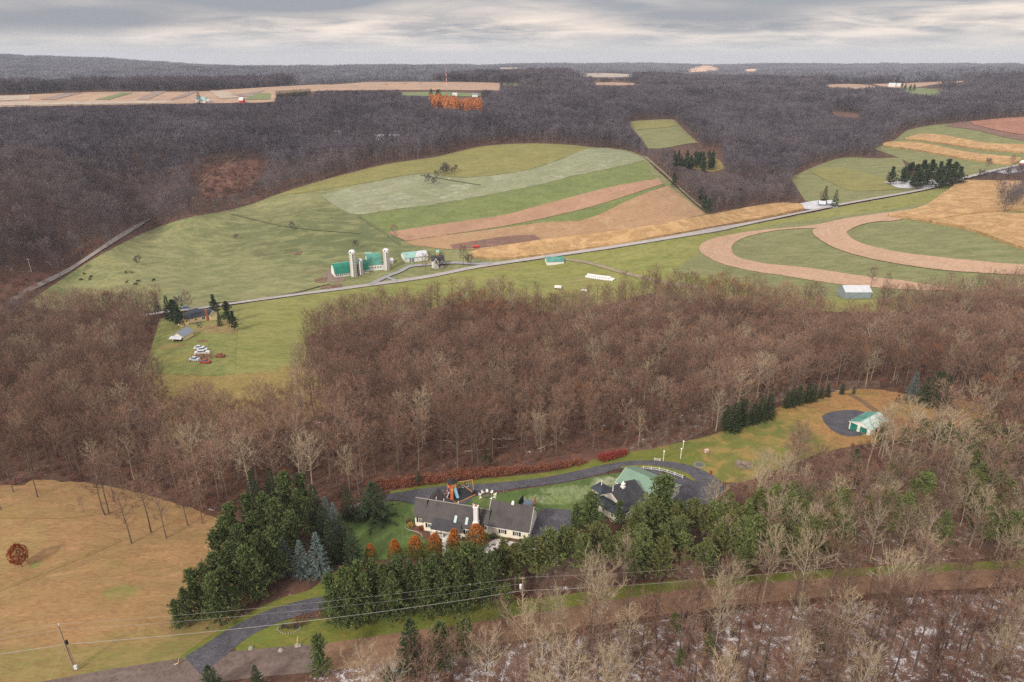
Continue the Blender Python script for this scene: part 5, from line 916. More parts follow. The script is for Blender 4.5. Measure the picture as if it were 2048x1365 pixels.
for (u, v, s, m, l) in ((-.7, .1, .9, M_yleaf, 'yellow green shrub at the left front corner of the house'), (1.9, -.2, .75, M_redleaf, 'small red shrub under the left window of the house'), (-1.6, 1.0, 1.1, M_brush, 'bare round shrub left of the house corner'), (18.6, 1.0, .9, M_pine, 'green shrub by the front wall under the right roof'), (22.2, .9, .6, M_brush, 'low bare shrub between the two right windows'), (25.0, 1.0, .7, M_pine2, 'yellow green shrub at the right front wall')):
    p = hloc(u, v); o = obj('garden_shrub', shrub(int(u*7+50), 1.4*s, .9*s, 50, 6, .03, 5 if m is not M_brush else 1), m); o.location = p; tag(o, l, 'shrub', 'shrubs at the house front')
ed = MB(); ps = [hloc(*q) for q in [(-2.2, .6), (-1.9, -.6), (-.6, -1.1), (1.2, -1.2), (2.4, -1.6), (3.2, -2.6)]]
for a, b in zip(ps[:-1], ps[1:]): ed.tube(a+Vector((0, 0, .05)), b+Vector((0, 0, .05)), .13, n=5)
tag(obj('stone_edging', ed, M_stone), 'pale stone edging curving round the left flower bed', 'edging')

# ---- cottage behind the pines (dark roof) and green roofed garage
cp = (23.37, 134.09); ca_ = math.atan2(.658, .753); Zc = hz(*cp)
Ct = thing('cottage', 'small cream cottage with dark roof, white cupola and streaked lean-to roof', 'house', (cp[0], cp[1], Zc), ca_-math.pi/2)
gable(Ct, -4.0, 4.7, 0, 8.0, 2.55, 5.5, M_cream, M_shing2, .3, axis='v', rv=.2, trim=M_trim)
lt = MB(); rs_(lt, (-4.2, -2.5, 2.35), (5.0, -2.4, 2.35), (4.9, .3, 3.55), (-3.6, .3, 3.55), .14); obj('lean_to_roof', lt, roofm('streaked_slate', (.045, .06, .065), .8), Ct)
lw = MB(); wl(lw, [(-3.9, 0), (-3.9, -2.0), (4.65, -2.0), (4.65, 2.6)], z1=2.4); obj('lean_to_wall', lw, M_cream, Ct)
for u in (-.5, 2.2): window(Ct, u, -2.0, 1.4, .7, 1.0, False)
d2 = obj('door', MB().box((4.70, -.9, 1.0), (.08, .9, 2.0)), plain('blue_grey_door', (.16, .24, .28), .1, 2), Ct); obj('handle', MB().box((4.78, -.6, 1.0), (.06, .06, .12)), M_black, d2); window(Ct, 4.65, .9, 1.4, .5, 1.3, False, 'v', 1)
pc = MB(); pc.face([(-7.0, 1.2, -.6), (-4.0, 1.2, -.6), (-4.0, 1.2, 2.6), (-7.0, 1.2, 2.6)]); pc.face([(-7.0, 1.2, -.6), (-7.0, 4.2, -.6), (-7.0, 4.2, 2.6), (-7.0, 1.2, 2.6)]); pc.face([(-7.0, 4.2, -.6), (-4.0, 4.2, -.6), (-4.0, 4.2, 2.6), (-7.0, 4.2, 2.6)]); obj('porch_wall', pc, M_cream, Ct)
ph = MB(); ap = (-5.2, 2.7, 4.1); cs = [(-7.4, .8, 2.6), (-3.8, .8, 2.6), (-3.8, 4.6, 2.6), (-7.4, 4.6, 2.6)]
for i in range(4): ph.slab([cs[i], cs[(i+1) % 4], ap], .12)
obj('porch_roof', ph, M_blueroof, Ct)
cq = MB(); cq.box((.4, 3.6, 5.65), (.9, .9, .5)); cq.box((.4, 3.6, 6.15), (.6, .6, .5)); cq.box((.4, 3.6, 6.5), (.85, .85, .12)); cq.lathe((.4, 3.6, 6.5), [(.3, 0), (.34, .3), (.15, .5), (.03, .8)], 10); obj('cupola', cq, M_trim, Ct)
for (u, v, z) in ((-.4, .9, 5.6), (-5.2, 2.4, 4.1)): obj('vent_pipe', MB().tube((u, v, z-.4), (u, v, z+.9), .11, n=8), M_trim, Ct)
gv = np.array([.756, -.655]); gw = np.array([.655, .756]); go_ = gv*(-73.6)+gw*124.4; Zg = hz(*(go_+gv*6))
Gg = thing('garage', 'cream garage with a large sage green metal roof behind the cottage', 'garage', (go_[0], go_[1], Zg), math.atan2(gv[1], gv[0]))
gable(Gg, 0, 12.4, 0, 9.1, 2.8, 4.7, M_cream, M_greenr, .25, rv=4.4, trim=M_trim)
obj('stove_pipe', MB().tube((9.0, 1.6, 3.2), (9.0, 1.6, 5.2), .12, n=8).box((9.0, 1.6, 3.7), (.7, .7, .25)), M_dome, Gg); obj('garage_door', MB().box((12.46, 4.5, 1.2), (.08, 3.0, 2.3)), M_trim, Gg); window(Gg, 12.4, 7.6, 1.5, .7, 1.0, False, 'v', 1)
tp = at_ = G(1263, 953); sh_ = thing('garden_shed', 'little shed with a bright teal roof behind the green roofed garage', 'shed', (30.9, 147.0, hz(30.9, 147)), R(-35)); gable(sh_, -1.6, 1.6, -1.3, 1.3, 1.6, 2.5, M_cream, M_teal2, .25)

# ---- white rail fence, bench, lamp posts, fire pit, chairs, play set, hot tub
def rail_fence(pxs, name, label, h=1.15, rails=(.45, .95)):
    W_ = [G(x, y) for x, y in pxs]; c0 = W_[0]; f = thing(name, label, 'fence', c0); rl = MB()
    for p in W_: obj('post', MB().box((p.x-c0.x, p.y-c0.y, p.z-c0.z+h/2-.05), (.13, .13, h+.1)), M_trim, f)
    for a, b in zip(W_[:-1], W_[1:]):
        for z in rails: rl.tube(a-c0+Vector((0, 0, z)), b-c0+Vector((0, 0, z)), .05, n=4)
    obj('rails', rl, M_trim, f); return f
rail_fence([(1274,945),(1287,940),(1302,941),(1318,943),(1334,947),(1349,952),(1365,958)], 'rail_fence', 'white two rail fence curving along the driveway loop')
rail_fence([(1309,922),(1320,923.5)], 'fence_panel', 'short white fence panel beside the nearer lamp post on the back lawn', .95, (.35, .75))
for (x, y, h, l) in ((1326.5, 923, 2.9, 'white post with round top beside the short white fence panel'), (1361, 918, 2.9, 'white post with round top standing alone on the back lawn'), (1366, 897, 2.0, 'white post at the edge of the snowy trees')):
    p = G(x, y); t = thing('lamp_post', l, 'post', p); obj('pole', MB().tube((0, 0, -.2), (0, 0, h), .09, n=8), M_trim, t); obj('lamp_head', MB().lathe((0, 0, h), [(.08, 0), (.24, .12), (.24, .3), (.05, .45)], 10), M_trim, t)
def stones(c0, rr, n, s, seed, squash=1.0):
    r_ = random.Random(seed); m = MB()
    for i in range(n): a = 6.283*i/n; m.box((rr*math.cos(a), rr*math.sin(a)*squash, s*.35), (s*r_.uniform(.8, 1.2), s*r_.uniform(.7, 1), s*r_.uniform(.6, .9)), a, .75)
    return m
p = G(1399, 931); fp = thing('fire_ring', 'ring of pale stones round a dark fire pit on the back lawn', 'fire pit', p); obj('stones', stones(p, 1.35, 22, .30, 3), M_stone, fp); obj('ashes', MB().lathe((0, 0, 0), [(1.35, .02), (1.3, .07), (.5, .12)], 18), M_ash, fp)
p = G(1486, 932); r_ = random.Random(4); m = MB()
for i in range(170): a = r_.uniform(0, 6.28); q = r_.random()**.5*2.0; m.tube((q*math.cos(a), q*math.sin(a), .1+.6*(1-q/2.1)), (q*math.cos(a)+r_.uniform(-1, 1), q*math.sin(a)+r_.uniform(-1, 1), .3+.75*(1-q/2.1)*r_.random()), .05, n=4)
o = obj('brush_pile', m, M_sticks); o.location = p; tag(o, 'round grey brush pile at the right of the back lawn', 'brush pile')
p = G(1413, 905); o = obj('stone_block', MB().box((0, 0, .35), (1.0, .8, .7), .4, .85).box((0, 0, .76), (1.15, .95, .14), .4), plain('pinkish_stone', (.48, .36, .31), .15, 2)); o.location = p; tag(o, 'pinkish stone block alone on the back lawn', 'block')
p = G(1421, 949); t = thing('burn_barrel', 'rusty red barrel beside the driveway turning circle', 'barrel', p); obj('body', MB().lathe((0, 0, 0), [(.3, 0), (.32, .3), (.3, .32), (.32, .6), (.3, .62), (.31, .95), (.27, .95), (.26, .4)], 14), M_rustb, t)
def chair_meshes():
    s = MB(); s.slab([(-.28, -.30, .42), (.28, -.30, .42), (.24, .28, .26), (-.24, .28, .26)], .05)
    b_ = MB()
    for i in range(5): x = -.24+i*.12; b_.slab([(x-.05, .26, .28), (x+.05, .26, .28), (x*1.25+.05, .58, 1.0+.06*(1-abs(i-2)/2)), (x*1.25-.05, .58, 1.0+.06*(1-abs(i-2)/2))], .04)
    a_ = MB(); a_.box((-.36, 0, .55), (.13, .72, .04)); l_ = MB(); l_.box((-.33, -.27, .27), (.06, .08, .54)); k_ = MB(); k_.slab([(-.33, .1, .3), (-.27, .1, .3), (-.27, .62, .04), (-.33, .62, .04)], .08)
    return [('seat', s), ('backrest', b_), ('armrest', a_), ('leg', l_), ('leg', k_)]
CM = [(n_, m_.mesh('chair_'+n_, M_plast)) for n_, m_ in chair_meshes()]
fpc = G(974, 995)
names = ['white lawn chair at the left front end of the half circle', 'white lawn chair second from the left front of the half circle', 'white lawn chair third from the left of the half circle', 'white lawn chair at the far middle of the half circle', 'white lawn chair right of the far middle one', 'white lawn chair third from the right front of the half circle', 'white lawn chair second from the right front of the half circle', 'yellowish white lawn chair nearest the house roof']
for (x, y), l in zip([(961,997.5),(960.5,991.5),(965.5,987.5),(974,985.5),(983,987.5),(989.5,991.5),(989,996.5),(983,999.5)], names):
    p = G(x, y); a = math.atan2(p.y-fpc.y, p.x-fpc.x)-math.pi/2; t = thing('lawn_chair', l, 'chair', p, a, 'white lawn chairs round the fire bowl'); t.scale = (.74,)*3
    for n_, me_ in CM:
        o = obj(n_, me_, None, t)
        if n_ in ('armrest', 'leg'): o2 = obj(n_, me_, None, t); o2.scale = (-1, 1, 1)
t = thing('fire_bowl', 'dark low fire bowl inside the half circle of lawn chairs', 'fire bowl', fpc); obj('bowl', MB().lathe((0, 0, .2), [(.2, 0), (.5, .18), (.55, .25), (.45, .2)], 14), M_ash, t); obj('stand', MB().tube((0, 0, 0), (0, 0, .25), .12, n=8), M_black, t)
# play set on its dark pad
pc_ = [G(887, 992), G(927, 974), G(951, 991), G(914, 1008)]; m = MB(); cpad = sum(pc_, Vector())/4
zp = max(q.z for q in pc_)
m.prism([(q.x-cpad.x, q.y-cpad.y) for q in pc_], -.3, .06); pad = thing('play_pad', 'black rubber play pad framed by orange timbers behind the house', 'play pad', (cpad.x, cpad.y, zp+.12)); obj('surface', m, M_dgrey, pad)
m = MB()
for a, b in zip(pc_, pc_[1:]+pc_[:1]): m.tube((a.x-cpad.x, a.y-cpad.y, .06), (b.x-cpad.x, b.y-cpad.y, .06), .12, n=4)
obj('timber_frame', m, M_wood, pad)
ps_ = G(905, 985); ps_.z = zp+.18; PS = thing('play_set', 'wooden swing set with black roof, orange slide and blue slide', 'swing set', ps_, R(-35))
m = MB()
for x in (-.8, .8):
    for y in (-.8, .8): m.box((x, y, 1.5), (.12, .12, 3.0))
m.box((0, 0, 1.45), (1.8, 1.8, .1)); m.box((0, -.85, 1.85), (1.7, .06, .5)); m.box((-.85, 0, 1.85), (.06, 1.7, .5)); obj('tower', m, M_wood, PS)
m = MB(); ap = (0, 0, 4.0); cs = [(-1.1, -1.1, 2.95), (1.1, -1.1, 2.95), (1.1, 1.1, 2.95), (-1.1, 1.1, 2.95)]
for i in range(4): m.slab([cs[i], cs[(i+1) % 4], ap], .06)
obj('canopy', m, M_dgrey, PS)
for y0, mt, rz in ((-.35, M_orpl, -.1), (.45, M_bluepl, .15)):
    m = MB(); m.slab([(.9, -.28, 1.5), (.9, .28, 1.5), (3.0, .28, .45), (3.0, -.28, .45)], .07); m.slab([(3.0, -.28, .45), (3.0, .28, .45), (3.7, .28, .25), (3.7, -.28, .25)], .07)
    for s in (-.3, .3): m.tube((.9, s, 1.6), (3.1, s, .55), .07, n=5); m.tube((3.1, s, .55), (3.7, s, .33), .06, n=5)
    o = obj('slide', m, mt, PS); o.location = (0, y0, 0); o.rotation_euler = (0, 0, rz-.75)
for (x, y, z, s) in ((-.95, -.5, 1.9, .5), (.2, -.95, 1.9, .5), (-.6, -1.2, .6, .4)): obj('side_panel', MB().box((x, y, z), (s, .12, s)), M_red if s > .45 else M_orpl, PS)
m = MB(); m.tube((.6, .9, 2.3), (3.0, 4.2, 2.3), .09, n=6)
for s in (-1, 1): m.tube((3.0, 4.2, 2.35), (3.0+.9*s, 4.2-.7*s, 0), .08, n=6)
obj('swing_beam', m, M_wood, PS)
for f in (.4, .7):
    bx_ = Vector((.6, .9, 2.3)).lerp(Vector((3.0, 4.2, 2.3)), f); m = MB(); d_ = Vector((.58, .81, 0))*.25
    for s in (-1, 1): m.tube(bx_+d_*s, bx_+d_*s-Vector((0, 0, 1.8)), .02, n=4)
    w_s = obj('swing', m, M_dome, PS); obj('swing_seat', MB().box(tuple(bx_-Vector((0, 0, 1.8))), (.5, .2, .04), .95), M_bluepl, w_s)
p = G(893, 996); o = obj('plank_ramp', MB().slab([(-.15, -.8, .05), (.15, -.8, .05), (.75, .9, 1.0), (.45, .9, 1.0)], .06), M_dome); o.location = (p.x, p.y, zp+.05); tag(o, 'pale metal ramp at the left corner of the play pad', 'ramp')
p = G(949, 989); o = obj('dark_bin', MB().box((0, 0, .45), (.9, .7, .9), .5, .94).box((0, 0, .93), (1.0, .8, .08), .5), M_black); o.location = p; tag(o, 'black storage bin at the right corner of the play pad', 'bin')
# hot tub corner
ht = Vector((3.9, 136.1, hz(3.9, 136.1))); t = thing('hot_tub', 'orange panelled hot tub with a blue grey cover behind the house roof', 'hot tub', ht, R(-14)); obj('tub', MB().box((0, 0, .5), (2.2, 2.0, 1.0)), M_twood, t); obj('cover', MB().box((0, 0, 1.08), (2.25, 2.05, .16), 0, .9), M_bluecov, t)
for (dx, dy, L_, rz, m_, l) in ((1.5, .9, 2.6, R(72), M_twood, 'tall cedar privacy screen right of the hot tub'), (-1.7, .9, 2.6, R(62), M_black, 'dark privacy screen left of the hot tub')):
    s = MB(); 
    for i in range(9): s.box(((i-4)*L_/9, 0, .95), (L_/9-.03, .06, 1.9))
    s.box((0, .05, 1.7), (L_, .05, .1)); s.box((0, .05, .3), (L_, .05, .1)); o = obj('privacy_screen', s, m_); o.location = (ht.x+dx, ht.y+dy, ht.z); o.rotation_euler = (0, 0, rz); tag(o, l, 'screen')
# teal roofed shed
SH, L_ = placed('open_shed', 'shed with teal and pale roof planes and green doors by the gravel pad', 'shed', (1697, 858), (1739, 872)); 
gable(SH, 0, L_, 0, 9.5, 2.5, 3.7, M_white, M_teal, .25, axis='v', rv=L_*.5, trim=M_trim)
m = MB(); m.slab([(L_*.5, -.27, 3.86), (L_+.27, -.27, 2.62), (L_+.27, 9.77, 2.62), (L_*.5, 9.77, 3.86)], .03); obj('pale_roof_sheet', m, roofm('pale_green_sheet', (.42, .55, .52), .08, 1), SH)
for u in (L_*.22, L_*.68): obj('door', MB().box((u, -.05, 1.15), (L_*.32, .1, 2.3)), M_dgreen, SH)
obj('side_door', MB().box((L_+.05, 3.4, 1.1), (.1, 1.0, 2.2)), M_black, SH)

# ---- dairy farm in the valley
def barn(name, label, cat, pL, pR, depth, wh, rh, wm, rm, gam=False, ov=.3, group=None, wins=0, two=None, trim=None):
    t, L_ = placed(name, label, cat, pL, pR, group); gable(t, 0, L_, 0, depth, wh, rh, wm, rm, ov, gambrel=gam, trim=trim)
    for i in range(wins): window(t, (i+.5)*L_/wins, 0, wh*.55, .8, .8, False, frame=M_black)
    return t, L_
t, L_ = barn('dairy_barn', 'long low white barn with a green gambrel roof beside the tallest silo', 'barn', (671, 556), (738, 546.5), 10, 2.4, 7.8, M_white, M_dgreen, True, wins=16)
m = MB(); m.slab([(-.3, 3.3, 6.25+.2), (L_+.3, 3.3, 6.25+.2), (L_+.3, 5, 7.8+.2), (-.3, 5, 7.8+.2)], .05); obj('weathered_roof_band', m, M_teal2, t)
t, L_ = barn('hay_barn', 'tall white barn with a green gambrel roof between the silos', 'barn', (737, 543.5), (764.5, 540.5), 11, 4.2, 10.2, M_white, M_teal, True, wins=5)
m = MB(); m.slab([(-.3, 3.75, 8.28+.2), (L_+.3, 3.75, 8.28+.2), (L_+.3, 5.5, 10.2+.2), (-.3, 5.5, 10.2+.2)], .05); obj('weathered_roof_band', m, M_teal2, t)
barn('barn_wing', 'small green roofed wing behind the tall white barn', 'barn', (733, 533), (745, 532), 6, 3.5, 8.5, M_white, M_teal2)
barn('milk_house', 'tiny white milk house between barn and right silo', 'shed', (764.5, 541), (769, 540.5), 4, 2.4, 4, M_white, M_whiter)
barn('calf_shed', 'small white shed just right of the right silo', 'shed', (781, 529), (787, 528), 4, 2.4, 3.6, M_white, M_whiter)
def silo(px, py, rad, h, label):
    p = G(px, py); t = thing('silo', label, 'silo', p); prof = [(rad, -.5)]; z = 0
    while z < h-rad*.8: prof += [(rad, z), (rad*1.012, z+.06), (rad, z+.12)]; z += 1.6
    prof.append((rad, h-rad*.8)); obj('barrel', MB().lathe((0, 0, 0), prof, 28), M_conc, t, True)
    obj('dome', MB().lathe((0, 0, h-rad*.8), [(rad*1.03, 0), (rad*.97, rad*.3), (rad*.72, rad*.6), (rad*.35, rad*.78), (.05, rad*.82)], 28), M_dome, t, True)
    obj('chute', MB().box((0, -rad-.2, h*.46), (.7, .8, h*.86)), M_dome, t); obj('hatch', MB().box((-.6, -rad*.92, h-rad*.55), (.7, .5, .7)), M_black, t)
silo(708.5, 553, 2.05, 17.2, 'tallest silo, standing before the long green roofed barn'); silo(722.5, 549.5, 1.55, 10.6, 'short silo between the two tall ones'); silo(774.5, 540, 2.0, 14.2, 'brownish silo at the right end of the barns')
t, L_ = barn('machine_shed', 'long white machine shed with a pale teal roof behind the farmhouse', 'shed', (810, 526.5), (856, 521), 12, 3.3, 5.6, M_white, M_teal2, group=None); obj('white_roof_sheet', MB().slab([(L_*.45, -.3, 3.45), (L_+.32, -.3, 3.45), (L_+.32, 6, 5.78), (L_*.62, 6, 5.78)], .03), M_whiter, t); obj('sliding_door', MB().box((L_*.3, -.05, 1.4), (3.2, .1, 2.8)), M_tin, t)
FH, L_ = placed('white_farmhouse', 'white two storey farmhouse with dark roof and black porch roof by the valley road', 'house', (864, 537), (889, 535)); gable(FH, 0, L_, 0, 7, 5.0, 7.6, M_white, M_shing2, .3)
gable(FH, .8, 4.4, -1.2, 3.4, 5.0, 7.3, M_white, M_shing2, .25, axis='v', wall='wing_wall', roof='wing_roof')
for u in (2.6, 5.8, 7.6): window(FH, u, -1.2 if u < 4 else 0, 3.9, .8, 1.1, False); window(FH, u, -1.2 if u < 4 else 0, 1.3, .8, 1.1, False)
obj('porch_roof', MB().slab([(4.5, -1.6, 2.5), (L_+.8, -1.6, 2.5), (L_+.8, 0, 2.9), (4.5, 0, 2.9)], .12), M_black, FH)
barn('farm_shed', 'tiny shed with green roof behind the white farmhouse', 'shed', (873, 513), (878, 512.6), 3.5, 2.6, 3.8, plain('tan_boards', (.45, .28, .14), .1), M_teal2)
barn('roadside_shed', 'white shed with teal roof alone below the valley road', 'shed', (1094, 532), (1128, 527.6), 8.5, 2.7, 4.6, M_white, M_teal)
# wrapped bales
wb = MB(); prof = [(0.05, 0), (.6, .03), (.68, .15), (.68, 1.15), (.6, 1.27), (.05, 1.3)]
tmp = MB().lathe((0, 0, 0), prof, 14); wb.v = [(x, z-.65, y+.68) for x, y, z in tmp.v]; wb.f = tmp.f; WBM = wb.mesh('bale', M_wrap, True)
a, b = G(1173, 556), G(1226, 563); d_ = (b-a); n_ = Vector((-d_.y, d_.x, 0)).normalized(); rzz = math.atan2(d_.y, d_.x)
for row in range(3):
    for i in range(13):
        if row == 2 and i > 10: continue
        q = a.lerp(b, (i+.5*(row == 2))/12.5)+n_*(1.45*row if row < 2 else .72); o = bpy.data.objects.new('wrapped_bale', WBM); COL.objects.link(o); o.location = (q.x, q.y, hz(q.x, q.y)+(1.15 if row == 2 else 0)); o.rotation_euler = (0, 0, rzz); o.scale = (1.06, 1.1, 1.06)
        tag(o, 'white wrapped bale in the long stack below the valley road', 'bale', 'white wrapped bales stacked by the field track')
for (x, y, l, s) in ((1116, 578, 'small white trailer seen through the front trees of the wood', 1), (1168, 584, 'low white cart seen through the trees, right of the white trailer', .8)):
    p = G(x, y); t = thing('farm_trailer', l, 'trailer', p, R(-15)); obj('body', MB().box((0, 0, 1.2*s), (4*s, 2*s, 1.1*s)), M_wrap, t)
    for dx in (-1, 1): obj('wheel', MB().tube((dx*s, -1.05*s, .4*s), (dx*s, -.8*s, .4*s), .4*s, n=12), M_tyre, t)
def tractor(px, py, label):
    p = G(px, py); t = thing('farm_wagon', label, 'wagon', p, R(8)); m = MB(); m.box((0, 0, 1.3), (3.2, 2.0, 1.0), 0, 1.15); obj('hopper', m, M_red, t)
    for dx in (-1, 1):
        for dy in (-1, 1): obj('wheel', MB().tube((dx, dy*1.05, .45), (dx, dy*.85, .45), .45, n=12), M_tyre, t)
tractor(952, 497, 'small bright red wagon at the tip of the corn strip')
# grey barn at the wood edge
t, L_ = barn('grey_barn', 'old grey barn with a pale rusting tin roof half hidden in brush', 'barn', (1689, 599), (1741, 597), 9, 4.0, 6.2, plain('blue_grey_boards', (.22, .27, .30), .2, 1), M_whiter, ov=.3)
# yellow house group
YH, L_ = placed('yellow_house', 'pale yellow house with dark blue roofs and brick chimney beside the left wood', 'house', (362, 655), (379, 651)); 
gable(YH, 0, 3.9, 0, 7, 2.6, 4.6, M_yell, M_blueroof, .4, axis='v'); gable(YH, 3.9, 13.6, 2.2, 8.2, 2.7, 5.0, M_yell, M_blueroof, .35, wall='main_wall', roof='main_roof'); gable(YH, 14.2, 18.0, .6, 6.4, 2.6, 4.8, M_yell, M_blueroof, .4, axis='v', wall='right_wing_wall', roof='right_wing_roof', trim=M_trim)
obj('chimney', MB().box((13.4, 1.8, 2.4), (.9, .9, 6.0)), M_brick, YH); obj('brick_pier', MB().box((1.6, -.1, 1.6), (.5, .4, 3.6)), M_brick, YH)
window(YH, 3.0, 0, 2.4, .7, .7, False, frame=M_black); window(YH, .7, 0, 1.2, .6, .6, False, frame=M_black); window(YH, 8.0, 2.2, 1.5, .7, .7, False, frame=M_black); window(YH, 11.6, 2.2, 1.4, 1.7, 1.5, False)
obj('upper_dormer_roof', MB().slab([(6, 3.6, 4.2), (11.5, 3.6, 4.2), (10.8, 6, 5.9), (6.7, 6, 5.9)], .2), M_blueroof, YH)
GS, L_ = placed('grey_shed', 'blue grey roofed shed with open front at the edge of the left wood', 'shed', (345, 683), (368, 683)); gable(GS, 0, L_, 0, 7.5, 2.6, 4.4, M_yell, M_tin, .4, axis='v', trim=M_whiter); obj('awning', MB().slab([(-.2, -2.2, 2.1), (L_+.2, -2.2, 2.1), (L_-.3, 0, 2.9), (.3, 0, 2.9)], .1), M_whiter, GS); obj('dark_opening_panel', MB().box((L_/2, -.06, 1.0), (L_*.8, .1, 2.0)), M_black, GS)  # black panel paints the shaded inside of the open front
# cars and junk
def car(px, py, rz, mt, label, cat='car', L_=4.4, cab=True, group='vehicles parked by the scrap pile', bh=.85):
    p = G(px, py); t = thing('parked_'+cat.replace(' ', '_'), label, cat, p, R(rz), group); m = MB(); m.box((0, 0, .35+bh/2), (L_, 1.8, bh), 0, .96); obj('body', m, mt, t)
    if cab: obj('cabin', MB().box((-.2, 0, .35+bh+.28), (L_*.5, 1.6, .6), 0, .8), M_glass, t); obj('roof', MB().box((-.2, 0, .35+bh+.60), (L_*.38, 1.25, .06)), mt, t)
    for dx in (-L_*.32, L_*.32):
        for dy in (-.8, .8): obj('wheel', MB().tube((dx, dy-.1, .34), (dx, dy+.1, .34), .34, n=12), M_tyre, t)
car(399, 699, 10, M_carwhite, 'white pickup at the top of the scrap pile', 'pickup'); car(405, 703, 12, M_cargrey, 'silver blue car just below the white pickup', 'car'); car(405, 709, 8, M_carwhite, 'long white flatbed truck above the scrap heap', 'truck', 6.5, True, bh=1.0); car(390, 722, -10, M_cargrey, 'pale wreck at the left end of the scrap heap', 'car'); car(411, 727, -8, M_carred, 'red and white car at the bottom of the scrap heap', 'car'); car(441, 715, 5, M_rustb, 'rusty wreck lying right of the scrap heap', 'car', 3.6); car(372, 619, 8, M_carblue, 'dark car on the road behind the yellow house', 'car', group=None)
r_ = random.Random(9); m = MB(); c0 = G(405, 716)
for i in range(130): a = r_.uniform(0, 6.28); q = r_.random()**.6; x, y = 4.6*q*math.cos(a), 3.6*q*math.sin(a); m.tube((x, y, .2), (x+r_.uniform(-1.6, 1.6), y+r_.uniform(-.8, .8), r_.uniform(.3, 1.2)), r_.uniform(.05, .14), n=4)
o = obj('scrap_pile', m, plain('rusty_scrap', (.22, .12, .09), .4, 1.5)); o.location = c0; tag(o, 'brown heap of scrap boards between the parked vehicles', 'scrap pile')
# cattle
def cow():
    V = [(0,0,1.05),(-.55,0,1.08),(-.95,0,1.1),(.5,0,1.1),(.85,0,1.2),(1.2,0,1.05),(1.5,0,.85),(-1.1,0,.75),(-1.15,0,.35)]; E = [(0,1),(1,2),(0,3),(3,4),(4,5),(5,6),(2,7),(7,8)]; Rr = [.40,.40,.30,.38,.26,.19,.11,.04,.03]
    for x, y in ((.5,.2),(.5,-.2),(-.85,.2),(-.85,-.2)):
        b = len(V); V += [(x,y,.8),(x+(.0 if x > 0 else -.08),y,.45),(x,y,.0)]; E += [(3 if x > 0 else 2, b),(b,b+1),(b+1,b+2)]; Rr += [.17,.085,.06]
    for s in (-1, 1): b = len(V); V += [(1.18, s*.22, 1.2)]; E += [(5, b)]; Rr += [.05]
    me = bpy.data.meshes.new('cow'); me.from_pydata(V, E, []); o = bpy.data.objects.new('cow_cage', me); COL.objects.link(o); md = o.modifiers.new('s', 'SKIN'); sk = me.skin_vertices[0].data
    for i, r in enumerate(Rr): sk[i].radius = (r, r)
    for i in range(len(sk)): sk[i].use_root = (i == 0)
    o.modifiers.new('d', 'SUBSURF').levels = 1; bpy.context.view_layer.update(); out = bpy.data.meshes.new_from_object(o.evaluated_get(bpy.context.evaluated_depsgraph_get())); bpy.data.objects.remove(o); return out
cm = cow(); cm.materials.clear(); cm.materials.append(M_cow); cm2 = cm.copy(); cm2.materials[0] = M_browncow
for (x, y, b, l) in ((168, 550, 0, 'black cow highest in the left group of the pasture'), (182, 556, 0, 'black cow rightmost of the left group of four'), (162, 562, 0, 'black cow lowest left of the left group of four'), (179, 561, 0, 'black cow lowest right of the left group of four'), (252, 547, 0, 'black cow beside the brown one in the pasture'), (263, 547, 1, 'brown cow in the open pasture'), (254, 567, 1, 'dark brown cow below the pair in the pasture'), (277, 565, 0, 'black cow upper one of the close pair'), (272, 571, 0, 'black cow lower one of the close pair'), (308, 563, 0, 'black cow standing alone at the right of the herd')):
    p = G(x, y); o = bpy.data.objects.new('cow', cm2 if b else cm); COL.objects.link(o); o.location = p; o.rotation_euler = (0, 0, rng.uniform(0, 6.28)); o.scale = (1.15,)*3; tag(o, l, 'cow', 'cattle grazing in the pasture')
# far farms
for (x0, x1, y, dep, wh, rh, wm, rm, nm, l) in ((391, 399, 205, 9, 5, 8, M_white, M_tin, 'farmhouse', 'distant white house beside the tall spruce on the plateau'), (401, 411, 206.5, 10, 4, 8, M_white, M_teal2, 'barn', 'distant pale barn right of the distant white house'), (413, 419, 207, 7, 3, 5, M_white, M_whiter, 'shed', 'distant low white shed right of the pale barn'), (478, 486, 207, 9, 4, 8, M_red, M_whiter, 'barn', 'distant red barn with white roof on the plateau'),
    (944, 955, 194, 10, 3, 5, M_white, M_tin, 'barn', 'distant white shed right above the orange larches'), (905, 914, 193, 8, 3, 5, M_white, M_whiter, 'shed', 'distant pale shed above the middle of the orange larches'), (1776, 1790, 174.5, 14, 5, 9, M_white, M_whiter, 'barn', 'distant white farm building on the right hand plateau'), (1792, 1802, 174, 10, 4, 8, M_white, M_whiter, 'barn', 'distant white barn right of the first one on the right plateau')):
    t, L_ = placed('distant_'+nm, l, nm if nm != 'farmhouse' else 'house', (x0, y), (x1, y)); gable(t, 0, L_, 0, dep, wh, rh, wm, rm, .4)
for (x0, x1, y, l) in ((1638, 1650, 414, 'low white roofed house of the snowy farmstead'), (1655, 1664, 413, 'smaller snowy roofed shed of the small farmstead')): t, L_ = placed('farmstead_house', l, 'house', (x0, y), (x1, y-.5)); gable(t, 0, L_, 0, 6, 2.4, 4.2, M_tin, M_whiter, .4)
t, L_ = placed('grove_house', 'cream low building in the snow under the pine grove', 'house', (1826, 376), (1846, 376)); gable(t, 0, L_, 0, 5, 2.2, 3.6, M_yell, M_whiter, .4)
p = G(2040, 342); t = thing('brick_silo', 'short reddish silo with white dome at the right edge', 'silo', p); obj('barrel', MB().lathe((0, 0, -1), [(2.2, 0), (2.2, 8)], 20), M_brick, t); obj('dome', MB().lathe((0, 0, 7), [(2.3, 0), (2.0, 1.2), (1.0, 2.1), (.1, 2.3)], 20), M_dome, t)
